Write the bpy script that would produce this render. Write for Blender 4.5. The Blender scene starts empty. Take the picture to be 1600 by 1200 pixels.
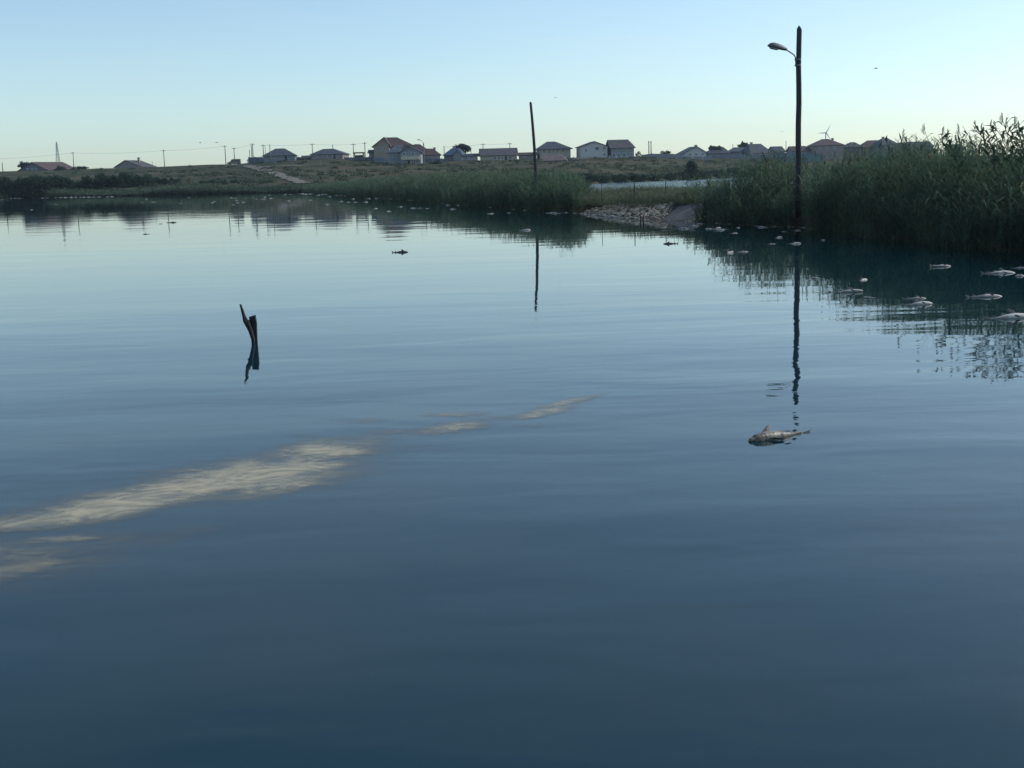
import bpy, math, random, sys
import numpy as np
from mathutils import Vector, Matrix

# ------------------------------------------------------------------ camera, sky, sun, exposure
SC = bpy.context.scene
COL = SC.collection
F = 1950.0                      # focal length in photograph pixels (1600 wide)
CAMZ = 2.2
PITCH = math.atan(325.0 / F)
ROLL = 0.028
FWD = Vector((0, math.cos(PITCH), -math.sin(PITCH)))
UP0 = Vector((0, math.sin(PITCH), math.cos(PITCH)))
RT0 = Vector((1, 0, 0))
RT = RT0 * math.cos(ROLL) - UP0 * math.sin(ROLL)
UP = UP0 * math.cos(ROLL) + RT0 * math.sin(ROLL)
cam_data = bpy.data.cameras.new('camera')
cam_data.sensor_width = 36.0
cam_data.lens = 36.0 * F / 1600.0
cam_data.clip_start = 0.1
cam_data.clip_end = 20000
cam = bpy.data.objects.new('camera', cam_data)
COL.objects.link(cam)
cm = Matrix((RT, UP, -FWD)).transposed().to_4x4()
cm.translation = Vector((0, 0, CAMZ))
cam.matrix_world = cm
SC.camera = cam

SUN_EL, SUN_AZ = math.radians(33), math.radians(72)     # azimuth to the right of the view
world = bpy.data.worlds.new('World')
SC.world = world
world.use_nodes = True
wn = world.node_tree
wn.nodes.clear()
wo = wn.nodes.new('ShaderNodeOutputWorld')
wb = wn.nodes.new('ShaderNodeBackground')
ws = wn.nodes.new('ShaderNodeTexSky')
ws.sky_type = 'NISHITA'
ws.sun_disc = False
ws.sun_elevation = SUN_EL
ws.sun_rotation = SUN_AZ
ws.altitude = 0
ws.air_density = 0.82
ws.dust_density = 0.6
ws.ozone_density = 3.5
wb.inputs['Strength'].default_value = 0.15
wt = wn.nodes.new('ShaderNodeMix')                      # the photograph's cool white balance
wt.data_type = 'RGBA'; wt.blend_type = 'MULTIPLY'
wt.inputs[0].default_value = 1.0
wt.inputs[7].default_value = (0.95, 0.985, 0.885, 1)
wn.links.new(ws.outputs[0], wt.inputs[6])
# thin uneven veil of high cloud, all round the sky
wc = wn.nodes.new('ShaderNodeTexCoord')
wm_ = wn.nodes.new('ShaderNodeMapping'); wm_.inputs['Scale'].default_value = (1.6, 1.6, 9.0); wm_.inputs['Rotation'].default_value = (0.12, 0.05, 0.4)
wn.links.new(wc.outputs['Generated'], wm_.inputs[0])
wz = wn.nodes.new('ShaderNodeTexNoise'); wz.inputs['Scale'].default_value = 1.5; wz.inputs['Detail'].default_value = 6.0; wz.inputs['Distortion'].default_value = 0.8
wn.links.new(wm_.outputs[0], wz.inputs['Vector'])
wr = wn.nodes.new('ShaderNodeMapRange'); wr.inputs[1].default_value = 0.42; wr.inputs[2].default_value = 0.75; wr.inputs[3].default_value = 0.0; wr.inputs[4].default_value = 0.12
wn.links.new(wz.outputs[0], wr.inputs[0])
wx = wn.nodes.new('ShaderNodeMix'); wx.data_type = 'RGBA'
wx.inputs[7].default_value = (4.0, 4.1, 4.1, 1)
wh = wn.nodes.new('ShaderNodeHueSaturation'); wh.inputs['Saturation'].default_value = 0.92
wn.links.new(wt.outputs[2], wh.inputs['Color'])
wn.links.new(wr.outputs[0], wx.inputs[0]); wn.links.new(wh.outputs[0], wx.inputs[6])
wn.links.new(wx.outputs[2], wb.inputs[0])
wn.links.new(wb.outputs[0], wo.inputs[0])

sun_data = bpy.data.lights.new('sun', 'SUN')
sun_data.energy = 2.0
sun_data.angle = math.radians(2.0)
sun_data.color = (1.0, 0.95, 0.88)
sun = bpy.data.objects.new('sun', sun_data)
COL.objects.link(sun)
sdir = Vector((math.sin(SUN_AZ) * math.cos(SUN_EL), math.cos(SUN_AZ) * math.cos(SUN_EL), math.sin(SUN_EL)))
sun.rotation_euler = sdir.to_track_quat('Z', 'Y').to_euler()
sun.location = (20, 20, 40)

SC.view_settings.view_transform = 'Standard'
SC.view_settings.look = 'None'
SC.view_settings.exposure = 0.31
SC.view_settings.gamma = 1.0
SC.view_settings.use_curve_mapping = False
SC.cycles.use_denoising = True

# ------------------------------------------------------------------ helpers
rng = np.random.default_rng(7)
random.seed(7)

def ray(px, py):
    return RT * ((px - 800) / F) + UP * ((600 - py) / F) + FWD

def at(px, py, Y):
    d = ray(px, py)
    return Vector((0, 0, CAMZ)) + d * (Y / d.y)

def wat(px, py, z=0.0):
    d = ray(px, py)
    return Vector((0, 0, CAMZ)) + d * ((z - CAMZ) / d.z)

def link(o, parent=None):
    COL.objects.link(o)
    if parent is not None:
        o.parent = parent
    return o

def tag(o, label, cat, group=None):
    o['label'] = label
    if 'kind' not in o:
        o['kind'] = 'thing'
    o['category'] = cat
    if group:
        o['group'] = group
    return o

def structure(o):
    o['kind'] = 'structure'
    return o

def empty(name, loc=(0, 0, 0), rz=0.0):
    o = bpy.data.objects.new(name, None)
    o.empty_display_size = 0.3
    o.location = loc
    o.rotation_euler = (0, 0, rz)
    return link(o)

def np_mesh(name, V, tris, mats=(), mat_idx=None, smooth=False):
    """numpy triangles / quads to a mesh"""
    V = np.asarray(V, dtype=np.float32)
    T = np.asarray(tris, dtype=np.int32)
    k = T.shape[1]
    me = bpy.data.meshes.new(name)
    me.vertices.add(len(V))
    me.vertices.foreach_set('co', V.ravel())
    me.loops.add(T.size)
    me.loops.foreach_set('vertex_index', T.ravel())
    me.polygons.add(len(T))
    me.polygons.foreach_set('loop_start', np.arange(0, T.size, k, dtype=np.int32))
    for m in mats:
        me.materials.append(m)
    if mat_idx is not None:
        me.polygons.foreach_set('material_index', np.asarray(mat_idx, dtype=np.int32))
    if smooth:
        me.polygons.foreach_set('use_smooth', np.ones(len(T), dtype=bool))
    me.update(calc_edges=True)
    me.validate()
    return me

class MB:
    """collects boxes, tubes and polygons into one mesh"""
    def __init__(self):
        self.v, self.f = [], []
    def poly(self, pts):
        n = len(self.v)
        self.v += [tuple(p) for p in pts]
        self.f.append(tuple(range(n, n + len(pts))))
        return self
    def box(self, x0, x1, y0, y1, z0, z1):
        n = len(self.v)
        self.v += [(x0, y0, z0), (x1, y0, z0), (x1, y1, z0), (x0, y1, z0),
                   (x0, y0, z1), (x1, y0, z1), (x1, y1, z1), (x0, y1, z1)]
        self.f += [tuple(n + i for i in q) for q in
                   ((3, 2, 1, 0), (4, 5, 6, 7), (0, 1, 5, 4), (1, 2, 6, 5), (2, 3, 7, 6), (3, 0, 4, 7))]
        return self
    def tube(self, pts, rad, seg=8, cap=True, squash=1.0):
        pts = [Vector(p) for p in pts]
        if not hasattr(rad, '__len__'):
            rad = [rad] * len(pts)
        n0 = len(self.v)
        for i, p in enumerate(pts):
            d = (pts[min(i + 1, len(pts) - 1)] - pts[max(i - 1, 0)]).normalized()
            a = d.cross(Vector((0, 1, 0)))
            if a.length < 0.1:
                a = d.cross(Vector((1, 0, 0)))
            a.normalize()
            b = d.cross(a)
            for k in range(seg):
                t = 2 * math.pi * k / seg
                self.v.append(tuple(p + a * math.cos(t) * rad[i] + b * math.sin(t) * rad[i] * squash))
        for i in range(len(pts) - 1):
            for k in range(seg):
                k2 = (k + 1) % seg
                self.f.append((n0 + i * seg + k, n0 + i * seg + k2, n0 + (i + 1) * seg + k2, n0 + (i + 1) * seg + k))
        if cap:
            self.f.append(tuple(n0 + k for k in reversed(range(seg))))
            self.f.append(tuple(n0 + (len(pts) - 1) * seg + k for k in range(seg)))
        return self
    def prism(self, prof, x0, x1, axis='x'):
        """closed profile [(a,b)] extruded along an axis"""
        n = len(self.v)
        m = len(prof)
        for s in (x0, x1):
            for a, b in prof:
                self.v.append((s, a, b) if axis == 'x' else (a, s, b))
        self.f.append(tuple(n + i for i in range(m)))
        self.f.append(tuple(n + m + i for i in reversed(range(m))))
        for i in range(m):
            j = (i + 1) % m
            self.f.append((n + j, n + i, n + m + i, n + m + j))
        return self
    def mesh(self, name, mat, smooth=False):
        me = bpy.data.meshes.new(name)
        me.from_pydata(self.v, [], self.f)
        me.materials.append(mat)
        if smooth:
            for p in me.polygons:
                p.use_smooth = True
        me.update()
        return me
    def build(self, name, mat, parent=None, smooth=False):
        return link(bpy.data.objects.new(name, self.mesh(name, mat, smooth)), parent)

# ------------------------------------------------------------------ materials
def nodes(name):
    m = bpy.data.materials.new(name)
    m.use_nodes = True
    nt = m.node_tree
    return m, nt, nt.nodes['Principled BSDF']

def N(nt, t, **kw):
    n = nt.nodes.new(t)
    for k, v in kw.items():
        if k in n.inputs:
            n.inputs[k].default_value = v
        else:
            setattr(n, k, v)
    return n

def L(nt, a, b):
    nt.links.new(a, b)

def ramp(nt, fac, stops, interp='LINEAR'):
    r = nt.nodes.new('ShaderNodeValToRGB')
    r.color_ramp.interpolation = interp
    e = r.color_ramp.elements
    while len(e) < len(stops):
        e.new(0.5)
    for i, (p, c) in enumerate(stops):
        e[i].position = p
        e[i].color = (*c, 1) if len(c) == 3 else c
    L(nt, fac, r.inputs[0])
    return r.outputs[0]

def mat(name, col, rough=0.8, var=0.25, scale=1.5, bump=0.0, bscale=8.0, spec=0.3, metal=0.0, stretch=(1, 1, 1)):
    m, nt, b = nodes(name)
    tc = N(nt, 'ShaderNodeTexCoord')
    mp = N(nt, 'ShaderNodeMapping')
    mp.inputs['Scale'].default_value = stretch
    L(nt, tc.outputs['Object'], mp.inputs[0])
    n = N(nt, 'ShaderNodeTexNoise', Scale=scale, Detail=6.0, Roughness=0.6)
    L(nt, mp.outputs[0], n.inputs['Vector'])
    lo = tuple(c * (1 - var) for c in col)
    hi = tuple(min(1, c * (1 + var)) for c in col)
    L(nt, ramp(nt, n.outputs[0], [(0.3, lo), (0.7, hi)]), b.inputs['Base Color'])
    b.inputs['Roughness'].default_value = rough
    b.inputs['Specular IOR Level'].default_value = spec
    b.inputs['Metallic'].default_value = metal
    if bump:
        n2 = N(nt, 'ShaderNodeTexNoise', Scale=bscale, Detail=5.0)
        L(nt, mp.outputs[0], n2.inputs['Vector'])
        bp = N(nt, 'ShaderNodeBump', Strength=bump, Distance=0.1)
        L(nt, n2.outputs[0], bp.inputs['Height'])
        L(nt, bp.outputs[0], b.inputs['Normal'])
    return m

def foliage_mat(name, stops, transl=0.5):
    """colour differs from leaf to leaf"""
    m, nt, b = nodes(name)
    g = N(nt, 'ShaderNodeNewGeometry')
    c = ramp(nt, g.outputs['Random Per Island'], stops)
    tc = N(nt, 'ShaderNodeTexCoord')
    n = N(nt, 'ShaderNodeTexNoise', Scale=0.7, Detail=3.0)
    L(nt, tc.outputs['Object'], n.inputs['Vector'])
    mx = N(nt, 'ShaderNodeMix', data_type='RGBA', blend_type='MULTIPLY')
    mx.inputs[0].default_value = 1.0
    L(nt, c, mx.inputs[6])
    L(nt, ramp(nt, n.outputs[0], [(0.3, (0.65, 0.7, 0.7)), (0.7, (1.25, 1.2, 1.0))]), mx.inputs[7])
    L(nt, mx.outputs[2], b.inputs['Base Color'])
    b.inputs['Roughness'].default_value = 0.95
    b.inputs['Specular IOR Level'].default_value = 0.04
    t = N(nt, 'ShaderNodeBsdfTranslucent')
    L(nt, mx.outputs[2], t.inputs[0])
    ms = N(nt, 'ShaderNodeMixShader')
    ms.inputs[0].default_value = transl
    L(nt, b.outputs[0], ms.inputs[1])
    L(nt, t.outputs[0], ms.inputs[2])
    L(nt, ms.outputs[0], nt.nodes['Material Output'].inputs[0])
    return m

M = {}
M['reed'] = foliage_mat('reed_leaf', [(0.0, (0.08, 0.135, 0.11)), (0.5, (0.115, 0.18, 0.135)), (0.88, (0.15, 0.22, 0.15)), (1.0, (0.24, 0.235, 0.18))])
M['straw'] = foliage_mat('reed_straw', [(0.0, (0.10, 0.085, 0.05)), (0.6, (0.15, 0.13, 0.08)), (1.0, (0.09, 0.10, 0.05))])
M['plume'] = mat('reed_plume', (0.10, 0.08, 0.065), 0.9, 0.3, 30)
M['bush'] = foliage_mat('bush_leaf', [(0.0, (0.030, 0.058, 0.052)), (0.6, (0.042, 0.08, 0.062)), (1.0, (0.06, 0.10, 0.07))])
M['grass'] = foliage_mat('grass_blade', [(0.0, (0.095, 0.13, 0.09)), (0.5, (0.14, 0.165, 0.115)), (1.0, (0.24, 0.23, 0.165))])
M['bark'] = mat('bark', (0.06, 0.048, 0.038), 0.95, 0.4, 6, 0.5, 20, stretch=(1, 1, 0.2))
M['old_wood'] = mat('weathered_wood', (0.05, 0.05, 0.052), 0.9, 0.45, 9, 0.6, 30, stretch=(1, 1, 0.06))
M['post_wood'] = mat('dark_post_wood', (0.036, 0.036, 0.037), 0.95, 0.4, 9, 0.6, 30, stretch=(1, 1, 0.1))
M['pole_conc'] = mat('pole_concrete', (0.16, 0.16, 0.16), 0.9, 0.2, 3)
M['steel'] = mat('galvanised_steel', (0.16, 0.17, 0.18), 0.5, 0.2, 4, metal=0.6)
M['lamp_grey'] = mat('lamp_grey_paint', (0.13, 0.14, 0.15), 0.5, 0.2, 8, metal=0.3)
M['lens'] = mat('lamp_lens', (0.35, 0.36, 0.36), 0.15, 0.05, 8, spec=0.5)
M['rock'] = mat('riprap_stone', (0.40, 0.35, 0.28), 0.95, 0.6, 1.1, 0.5, 12)
M['concrete'] = mat('worn_concrete', (0.115, 0.105, 0.10), 0.95, 0.45, 1.6, 0.6, 9)
M['soil'] = mat('bank_soil', (0.06, 0.055, 0.042), 0.95, 0.4, 1.2, 0.4, 6)
M['track'] = mat('dirt_track', (0.18, 0.165, 0.135), 0.95, 0.2, 0.6, 0.2, 2)
M['glass'] = mat('window_glass', (0.02, 0.025, 0.03), 0.08, 0.1, 1, spec=0.5)
M['frame'] = mat('window_frame', (0.55, 0.55, 0.55), 0.6, 0.05, 2)
M['tyre'] = mat('tyre_rubber', (0.02, 0.02, 0.02), 0.9, 0.2, 5)
M['bird'] = mat('dark_plumage', (0.10, 0.10, 0.11), 0.9, 0.2, 9)
M['white_blade'] = mat('white_blade', (0.7, 0.7, 0.7), 0.5, 0.05, 1)
M['wire'] = mat('wire', (0.05, 0.05, 0.05), 0.7, 0.1, 1)
def wallm(n, c): M[n] = mat('plaster_' + n, c, 0.9, 0.10, 0.5, 0.1, 5)
for n_, c_ in dict(white=(0.55, 0.54, 0.52), cream=(0.42, 0.38, 0.31), tan=(0.33, 0.28, 0.22), pink=(0.29, 0.25, 0.24), grey=(0.27, 0.28, 0.30),
                   bluegrey=(0.21, 0.235, 0.275), dim=(0.16, 0.16, 0.18), violet=(0.29, 0.285, 0.31), teal=(0.12, 0.21, 0.235), beige=(0.55, 0.50, 0.38)).items():
    wallm(n_, c_)
def roofm(n, c):
    m, nt, b = nodes('roof_' + n)
    tc = N(nt, 'ShaderNodeTexCoord')
    w = N(nt, 'ShaderNodeTexWave', Scale=1.6, Distortion=0.4, bands_direction='X')
    L(nt, tc.outputs['Object'], w.inputs['Vector'])
    no = N(nt, 'ShaderNodeTexNoise', Scale=0.8, Detail=5.0)
    L(nt, tc.outputs['Object'], no.inputs['Vector'])
    L(nt, ramp(nt, no.outputs[0], [(0.3, tuple(x * 0.75 for x in c)), (0.7, tuple(x * 1.25 for x in c))]), b.inputs['Base Color'])
    bp = N(nt, 'ShaderNodeBump', Strength=0.5, Distance=0.05)
    L(nt, w.outputs[0], bp.inputs['Height'])
    L(nt, bp.outputs[0], b.inputs['Normal'])
    b.inputs['Roughness'].default_value = 0.6
    b.inputs['Specular IOR Level'].default_value = 0.3
    M['r_' + n] = m
for n_, c_ in dict(red=(0.10, 0.068, 0.065), brown=(0.085, 0.055, 0.05), dark=(0.055, 0.06, 0.07), slate=(0.065, 0.075, 0.095), blue=(0.045, 0.08, 0.15),
                   steel=(0.09, 0.11, 0.135), grey=(0.09, 0.085, 0.09), pale=(0.20, 0.20, 0.21), pinkish=(0.17, 0.125, 0.125)).items():
    roofm(n_, c_)
def paint(n, c):
    m, nt, b = nodes('paint_' + n)
    tc = N(nt, 'ShaderNodeTexCoord')
    no = N(nt, 'ShaderNodeTexNoise', Scale=2.0, Detail=4.0)
    L(nt, tc.outputs['Object'], no.inputs['Vector'])
    L(nt, ramp(nt, no.outputs[0], [(0.3, tuple(x * 0.9 for x in c)), (0.7, c)]), b.inputs['Base Color'])
    b.inputs['Roughness'].default_value = 0.3
    b.inputs['Coat Weight'].default_value = 0.4
    M['p_' + n] = m
paint('grey', (0.10, 0.11, 0.12)); paint('dark', (0.03, 0.032, 0.04))

# fish skin: cream belly, olive-grey back (the fish floats belly up, local +z is the belly)
def fish_mat(name, belly, back, streak=0.45):
    m, nt, b = nodes(name)
    tc = N(nt, 'ShaderNodeTexCoord')
    sp = N(nt, 'ShaderNodeSeparateXYZ')
    L(nt, tc.outputs['Object'], sp.inputs[0])
    no = N(nt, 'ShaderNodeTexNoise', Scale=9.0, Detail=6.0, Roughness=0.7)
    L(nt, tc.outputs['Object'], no.inputs['Vector'])
    ma = N(nt, 'ShaderNodeMath', operation='MULTIPLY_ADD')
    L(nt, no.outputs[0], ma.inputs[0])
    ma.inputs[1].default_value = 0.10
    L(nt, sp.outputs[2], ma.inputs[2])
    mr = N(nt, 'ShaderNodeMapRange')
    mr.inputs[1].default_value = 0.02; mr.inputs[2].default_value = 0.16
    L(nt, ma.outputs[0], mr.inputs[0])
    mid = tuple((a + c) / 2 * 0.9 for a, c in zip(belly, back))
    base = ramp(nt, mr.outputs[0], [(0.0, back), (0.45, mid), (0.75, tuple(x * 0.85 for x in belly)), (1.0, belly)])
    mp = N(nt, 'ShaderNodeMapping'); mp.inputs['Scale'].default_value = (4.0, 26.0, 26.0)
    L(nt, tc.outputs['Object'], mp.inputs[0])
    st = N(nt, 'ShaderNodeTexNoise', Scale=1.0, Detail=4.0, Distortion=0.6); L(nt, mp.outputs[0], st.inputs['Vector'])
    mx = N(nt, 'ShaderNodeMix', data_type='RGBA', blend_type='MULTIPLY'); mx.inputs[0].default_value = streak
    L(nt, base, mx.inputs[6]); L(nt, ramp(nt, st.outputs[0], [(0.36, (0.32, 0.29, 0.27)), (0.52, (1.0, 1.0, 1.0))]), mx.inputs[7])
    L(nt, mx.outputs[2], b.inputs['Base Color'])
    b.inputs['Roughness'].default_value = 0.45
    b.inputs['Specular IOR Level'].default_value = 0.4
    v = N(nt, 'ShaderNodeTexVoronoi', Scale=38.0)
    L(nt, tc.outputs['Object'], v.inputs['Vector'])
    bp = N(nt, 'ShaderNodeBump', Strength=0.25, Distance=0.01)
    L(nt, v.outputs[0], bp.inputs['Height'])
    L(nt, bp.outputs[0], b.inputs['Normal'])
    return m
M['fish'] = fish_mat('fish_skin', (0.76, 0.72, 0.64), (0.13, 0.13, 0.11))
M['fish_dark'] = fish_mat('fish_skin_dark', (0.16, 0.15, 0.125), (0.04, 0.04, 0.038))
M['fish_near'] = fish_mat('fish_skin_near', (0.32, 0.29, 0.235), (0.06, 0.058, 0.05), 0.9)
M['fin'] = mat('fish_fin', (0.20, 0.18, 0.155), 0.5, 0.3, 12)
M['fin_dark'] = mat('fish_fin_dark', (0.06, 0.056, 0.05), 0.5, 0.3, 12)

# ------------------------------------------------------------------ water
def water_material(name='lake_water', chop=1.0):
    m, nt, b = nodes(name)
    tc = N(nt, 'ShaderNodeTexCoord')
    sp = N(nt, 'ShaderNodeSeparateXYZ')
    L(nt, tc.outputs['Object'], sp.inputs[0])
    def layer(scale, sx, sy, rot, amp, detail=2.0, dist=0.0):
        mp = N(nt, 'ShaderNodeMapping')
        mp.inputs['Scale'].default_value = (sx, sy, 1)
        mp.inputs['Rotation'].default_value = (0, 0, math.radians(rot))
        L(nt, tc.outputs['Object'], mp.inputs[0])
        n = N(nt, 'ShaderNodeTexNoise', Scale=scale, Detail=detail, Roughness=0.45, Distortion=dist)
        L(nt, mp.outputs[0], n.inputs['Vector'])
        k = N(nt, 'ShaderNodeMath', operation='MULTIPLY')
        L(nt, n.outputs[0], k.inputs[0]); k.inputs[1].default_value = amp
        return k.outputs[0]
    def add(a, c):
        k = N(nt, 'ShaderNodeMath', operation='ADD')
        L(nt, a, k.inputs[0]); L(nt, c, k.inputs[1])
        return k.outputs[0]
    h = add(layer(1.0, 0.45, 1.2, 4, 0.0110, 2.0, 0.3), layer(3.4, 0.8, 1.0, -9, 0.0013, 2.0))
    h = add(h, layer(0.35, 0.35, 1.0, -5, 0.040, 1.0))
    h = add(h, layer(13.0, 0.7, 1.0, 6, 0.0004, 2.0))
    # calmer in the lee of the far bank
    mr = N(nt, 'ShaderNodeMapRange')
    mr.inputs[1].default_value = 6; mr.inputs[2].default_value = 26
    mr.inputs[3].default_value = chop; mr.inputs[4].default_value = 0.24 * chop
    L(nt, sp.outputs[1], mr.inputs[0])
    big = N(nt, 'ShaderNodeTexNoise', Scale=0.06, Detail=2.0)
    L(nt, tc.outputs['Object'], big.inputs['Vector'])
    mb = N(nt, 'ShaderNodeMapRange')
    mb.inputs[1].default_value = 0.3; mb.inputs[2].default_value = 0.7
    mb.inputs[3].default_value = 0.6; mb.inputs[4].default_value = 1.3
    L(nt, big.outputs[0], mb.inputs[0])
    k1 = N(nt, 'ShaderNodeMath', operation='MULTIPLY')
    L(nt, mr.outputs[0], k1.inputs[0]); L(nt, mb.outputs[0], k1.inputs[1])
    k2 = N(nt, 'ShaderNodeMath', operation='MULTIPLY')
    L(nt, h, k2.inputs[0]); L(nt, k1.outputs[0], k2.inputs[1])
    bp = N(nt, 'ShaderNodeBump', Strength=1.0, Distance=1.0)
    L(nt, k2.outputs[0], bp.inputs['Height'])
    L(nt, bp.outputs[0], b.inputs['Normal'])
    # murky water body, a little browner where sediment drifts
    n = N(nt, 'ShaderNodeTexNoise', Scale=0.25, Detail=4.0)
    L(nt, tc.outputs['Object'], n.inputs['Vector'])
    L(nt, ramp(nt, n.outputs[0], [(0.35, (0.003, 0.030, 0.042)), (0.7, (0.005, 0.032, 0.042))]), b.inputs['Base Color'])
    b.inputs['Roughness'].default_value = 0.015
    b.inputs['IOR'].default_value = 1.333
    return m
wv = [(-2600, -60, 0), (2600, -60, 0), (2600, 1850, 0), (-2600, 1850, 0)]
me = bpy.data.meshes.new('lake_water'); me.from_pydata(wv, [], [(0, 1, 2, 3)]); me.materials.append(water_material())
structure(link(bpy.data.objects.new('lake_water', me)))

# ------------------------------------------------------------------ hillside beyond the water
SH_P = [-1500, -300, 0, 120, 240, 400, 480, 600, 900, 1060, 1250, 1600, 3200]
SH_D = [420, 380, 350, 312, 302, 288, 270, 272, 280, 318, 395, 400, 400]
RG = [(-1500, 272, 520), (-300, 272, 500), (0, 269, 480), (100, 266, 480), (165, 264, 470), (260, 261.5, 450), (350, 257.5, 445), (390, 257, 440), (440, 252, 420),
      (540, 249, 410), (640, 250, 405), (690, 250, 405), (760, 251, 400), (840, 249, 400), (930, 246, 400), (990, 245, 405), (1060, 246, 425), (1150, 246, 455),
      (1250, 247, 470), (1400, 245, 475), (1600, 244, 480), (3200, 244, 520)]
RG_P = [r[0] for r in RG]
RG_D = [r[2] for r in RG]
RG_Z = []
for p_, y_, d_ in RG:
    hz = 275 - ROLL * (p_ - 800)
    RG_Z.append(CAMZ + (hz - y_) * d_ / F)

def H(X, Y):
    X = np.asarray(X, dtype=float); Y = np.asarray(Y, dtype=float)
    p = 800 + F * X / Y * 0.9865
    ds = np.interp(p, SH_P, SH_D); dr = np.interp(p, RG_P, RG_D); zr = np.interp(p, RG_P, RG_Z)
    t = (Y - ds) / (dr - ds)
    tc = np.clip(t, 0, 1)
    z = zr * (0.12 * np.clip(t * 14, 0, 1) + 0.88 * tc ** 0.95)
    z = z + np.clip(t, 0, 1) * (1 - tc) * (0.5 * np.sin(X * 0.11 + Y * 0.07) + 0.3 * np.sin(X * 0.31 - Y * 0.13) + 0.2 * np.sin(X * 0.83 + 1.7 * np.sin(Y * 0.21)))
    z = np.where(t < 0, np.maximum(t * 40, -2.5), z)
    back = np.clip((t - 1.12) / 1.5, 0, 1)
    return z - back * (zr * 0.25)

def hillside():
    ps = np.concatenate([np.linspace(-1500, -150, 40), np.linspace(-140, 1740, 480), np.linspace(1760, 3200, 40)])
    ys = np.concatenate([np.linspace(240, 520, 190), np.geomspace(525, 1800, 24)])
    P, Y = np.meshgrid(ps, ys)
    X = (P - 800) / F / 0.9865 * Y
    Z = H(X, Y)
    V = np.stack([X, Y, Z], -1).reshape(-1, 3)
    nx = len(ps); ny = len(ys)
    i = np.arange(nx * ny).reshape(ny, nx)
    Q = np.stack([i[:-1, :-1], i[:-1, 1:], i[1:, 1:], i[1:, :-1]], -1).reshape(-1, 4)
    m, nt, b = nodes('dry_grass_slope')
    tc = N(nt, 'ShaderNodeTexCoord')
    mp = N(nt, 'ShaderNodeMapping'); mp.inputs['Scale'].default_value = (0.35, 1, 1)
    L(nt, tc.outputs['Object'], mp.inputs[0])
    n1 = N(nt, 'ShaderNodeTexNoise', Scale=0.07, Detail=6.0, Roughness=0.65); L(nt, mp.outputs[0], n1.inputs['Vector'])
    n2 = N(nt, 'ShaderNodeTexNoise', Scale=0.6, Detail=5.0, Roughness=0.7); L(nt, mp.outputs[0], n2.inputs['Vector'])
    c1 = ramp(nt, n1.outputs[0], [(0.3, (0.040, 0.065, 0.042)), (0.46, (0.075, 0.092, 0.055)), (0.6, (0.145, 0.125, 0.09)), (0.75, (0.085, 0.09, 0.055))])
    mx = N(nt, 'ShaderNodeMix', data_type='RGBA', blend_type='MULTIPLY'); mx.inputs[0].default_value = 0.9
    L(nt, c1, mx.inputs[6])
    L(nt, ramp(nt, n2.outputs[0], [(0.35, (0.34, 0.4, 0.4)), (0.65, (1.05, 1.02, 1.0))]), mx.inputs[7])
    L(nt, mx.outputs[2], b.inputs['Base Color'])
    b.inputs['Roughness'].default_value = 1.0
    b.inputs['Specular IOR Level'].default_value = 0.05
    bp = N(nt, 'ShaderNodeBump', Strength=0.8, Distance=0.6); L(nt, n2.outputs[0], bp.inputs['Height']); L(nt, bp.outputs[0], b.inputs['Normal'])
    structure(link(bpy.data.objects.new('hillside', np_mesh('hillside', V, Q, [m], smooth=True))))
hillside()

# dirt track down the slope
def ground_pt(px, py, lo=255, hi=520):
    """where the line of sight through a pixel meets the hillside"""
    d = ray(px, py)
    for Y in np.arange(lo, hi, 0.5):
        s = Y / d.y
        if CAMZ + d.z * s < float(H(d.x * s, Y)):
            return Vector((d.x * s, Y, float(H(d.x * s, Y))))
    s = hi / d.y
    return Vector((d.x * s, hi, float(H(d.x * s, hi))))

def track(name, pts, width, lift):
    P = [ground_pt(*q) for q in pts]
    fine = []
    for a, c in zip(P[:-1], P[1:]):
        for k in range(14):
            fine.append(a.lerp(c, k / 14))
    fine.append(P[-1])
    V, Q = [], []
    for i, p in enumerate(fine):
        d = fine[min(i + 1, len(fine) - 1)] - fine[max(i - 1, 0)]
        d.z = 0; d.normalize()
        nrm = Vector((-d.y, d.x, 0))
        for s in (-1, -0.5, 0, 0.5, 1):
            q = p + nrm * s * width * (0.5 + 0.10 * math.sin(i * 0.9 + 2 * s) + 0.07 * math.sin(i * 2.3))
            V.append((q.x, q.y, float(H(q.x, q.y)) + lift))
        if i:
            n = (i - 1) * 5
            for k in range(4):
                Q.append((n + k, n + k + 1, n + k + 6, n + k + 5))
    structure(link(bpy.data.objects.new(name, np_mesh(name, V, Q, [M['track']]))))
track('dirt_track', [(384, 259), (398, 262), (416, 267), (436, 273), (456, 280.5), (474, 287)], 2.8, 0.15)
track('side_track', [(402, 262), (430, 260.5), (470, 259.5)], 2.2, 0.12)

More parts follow.
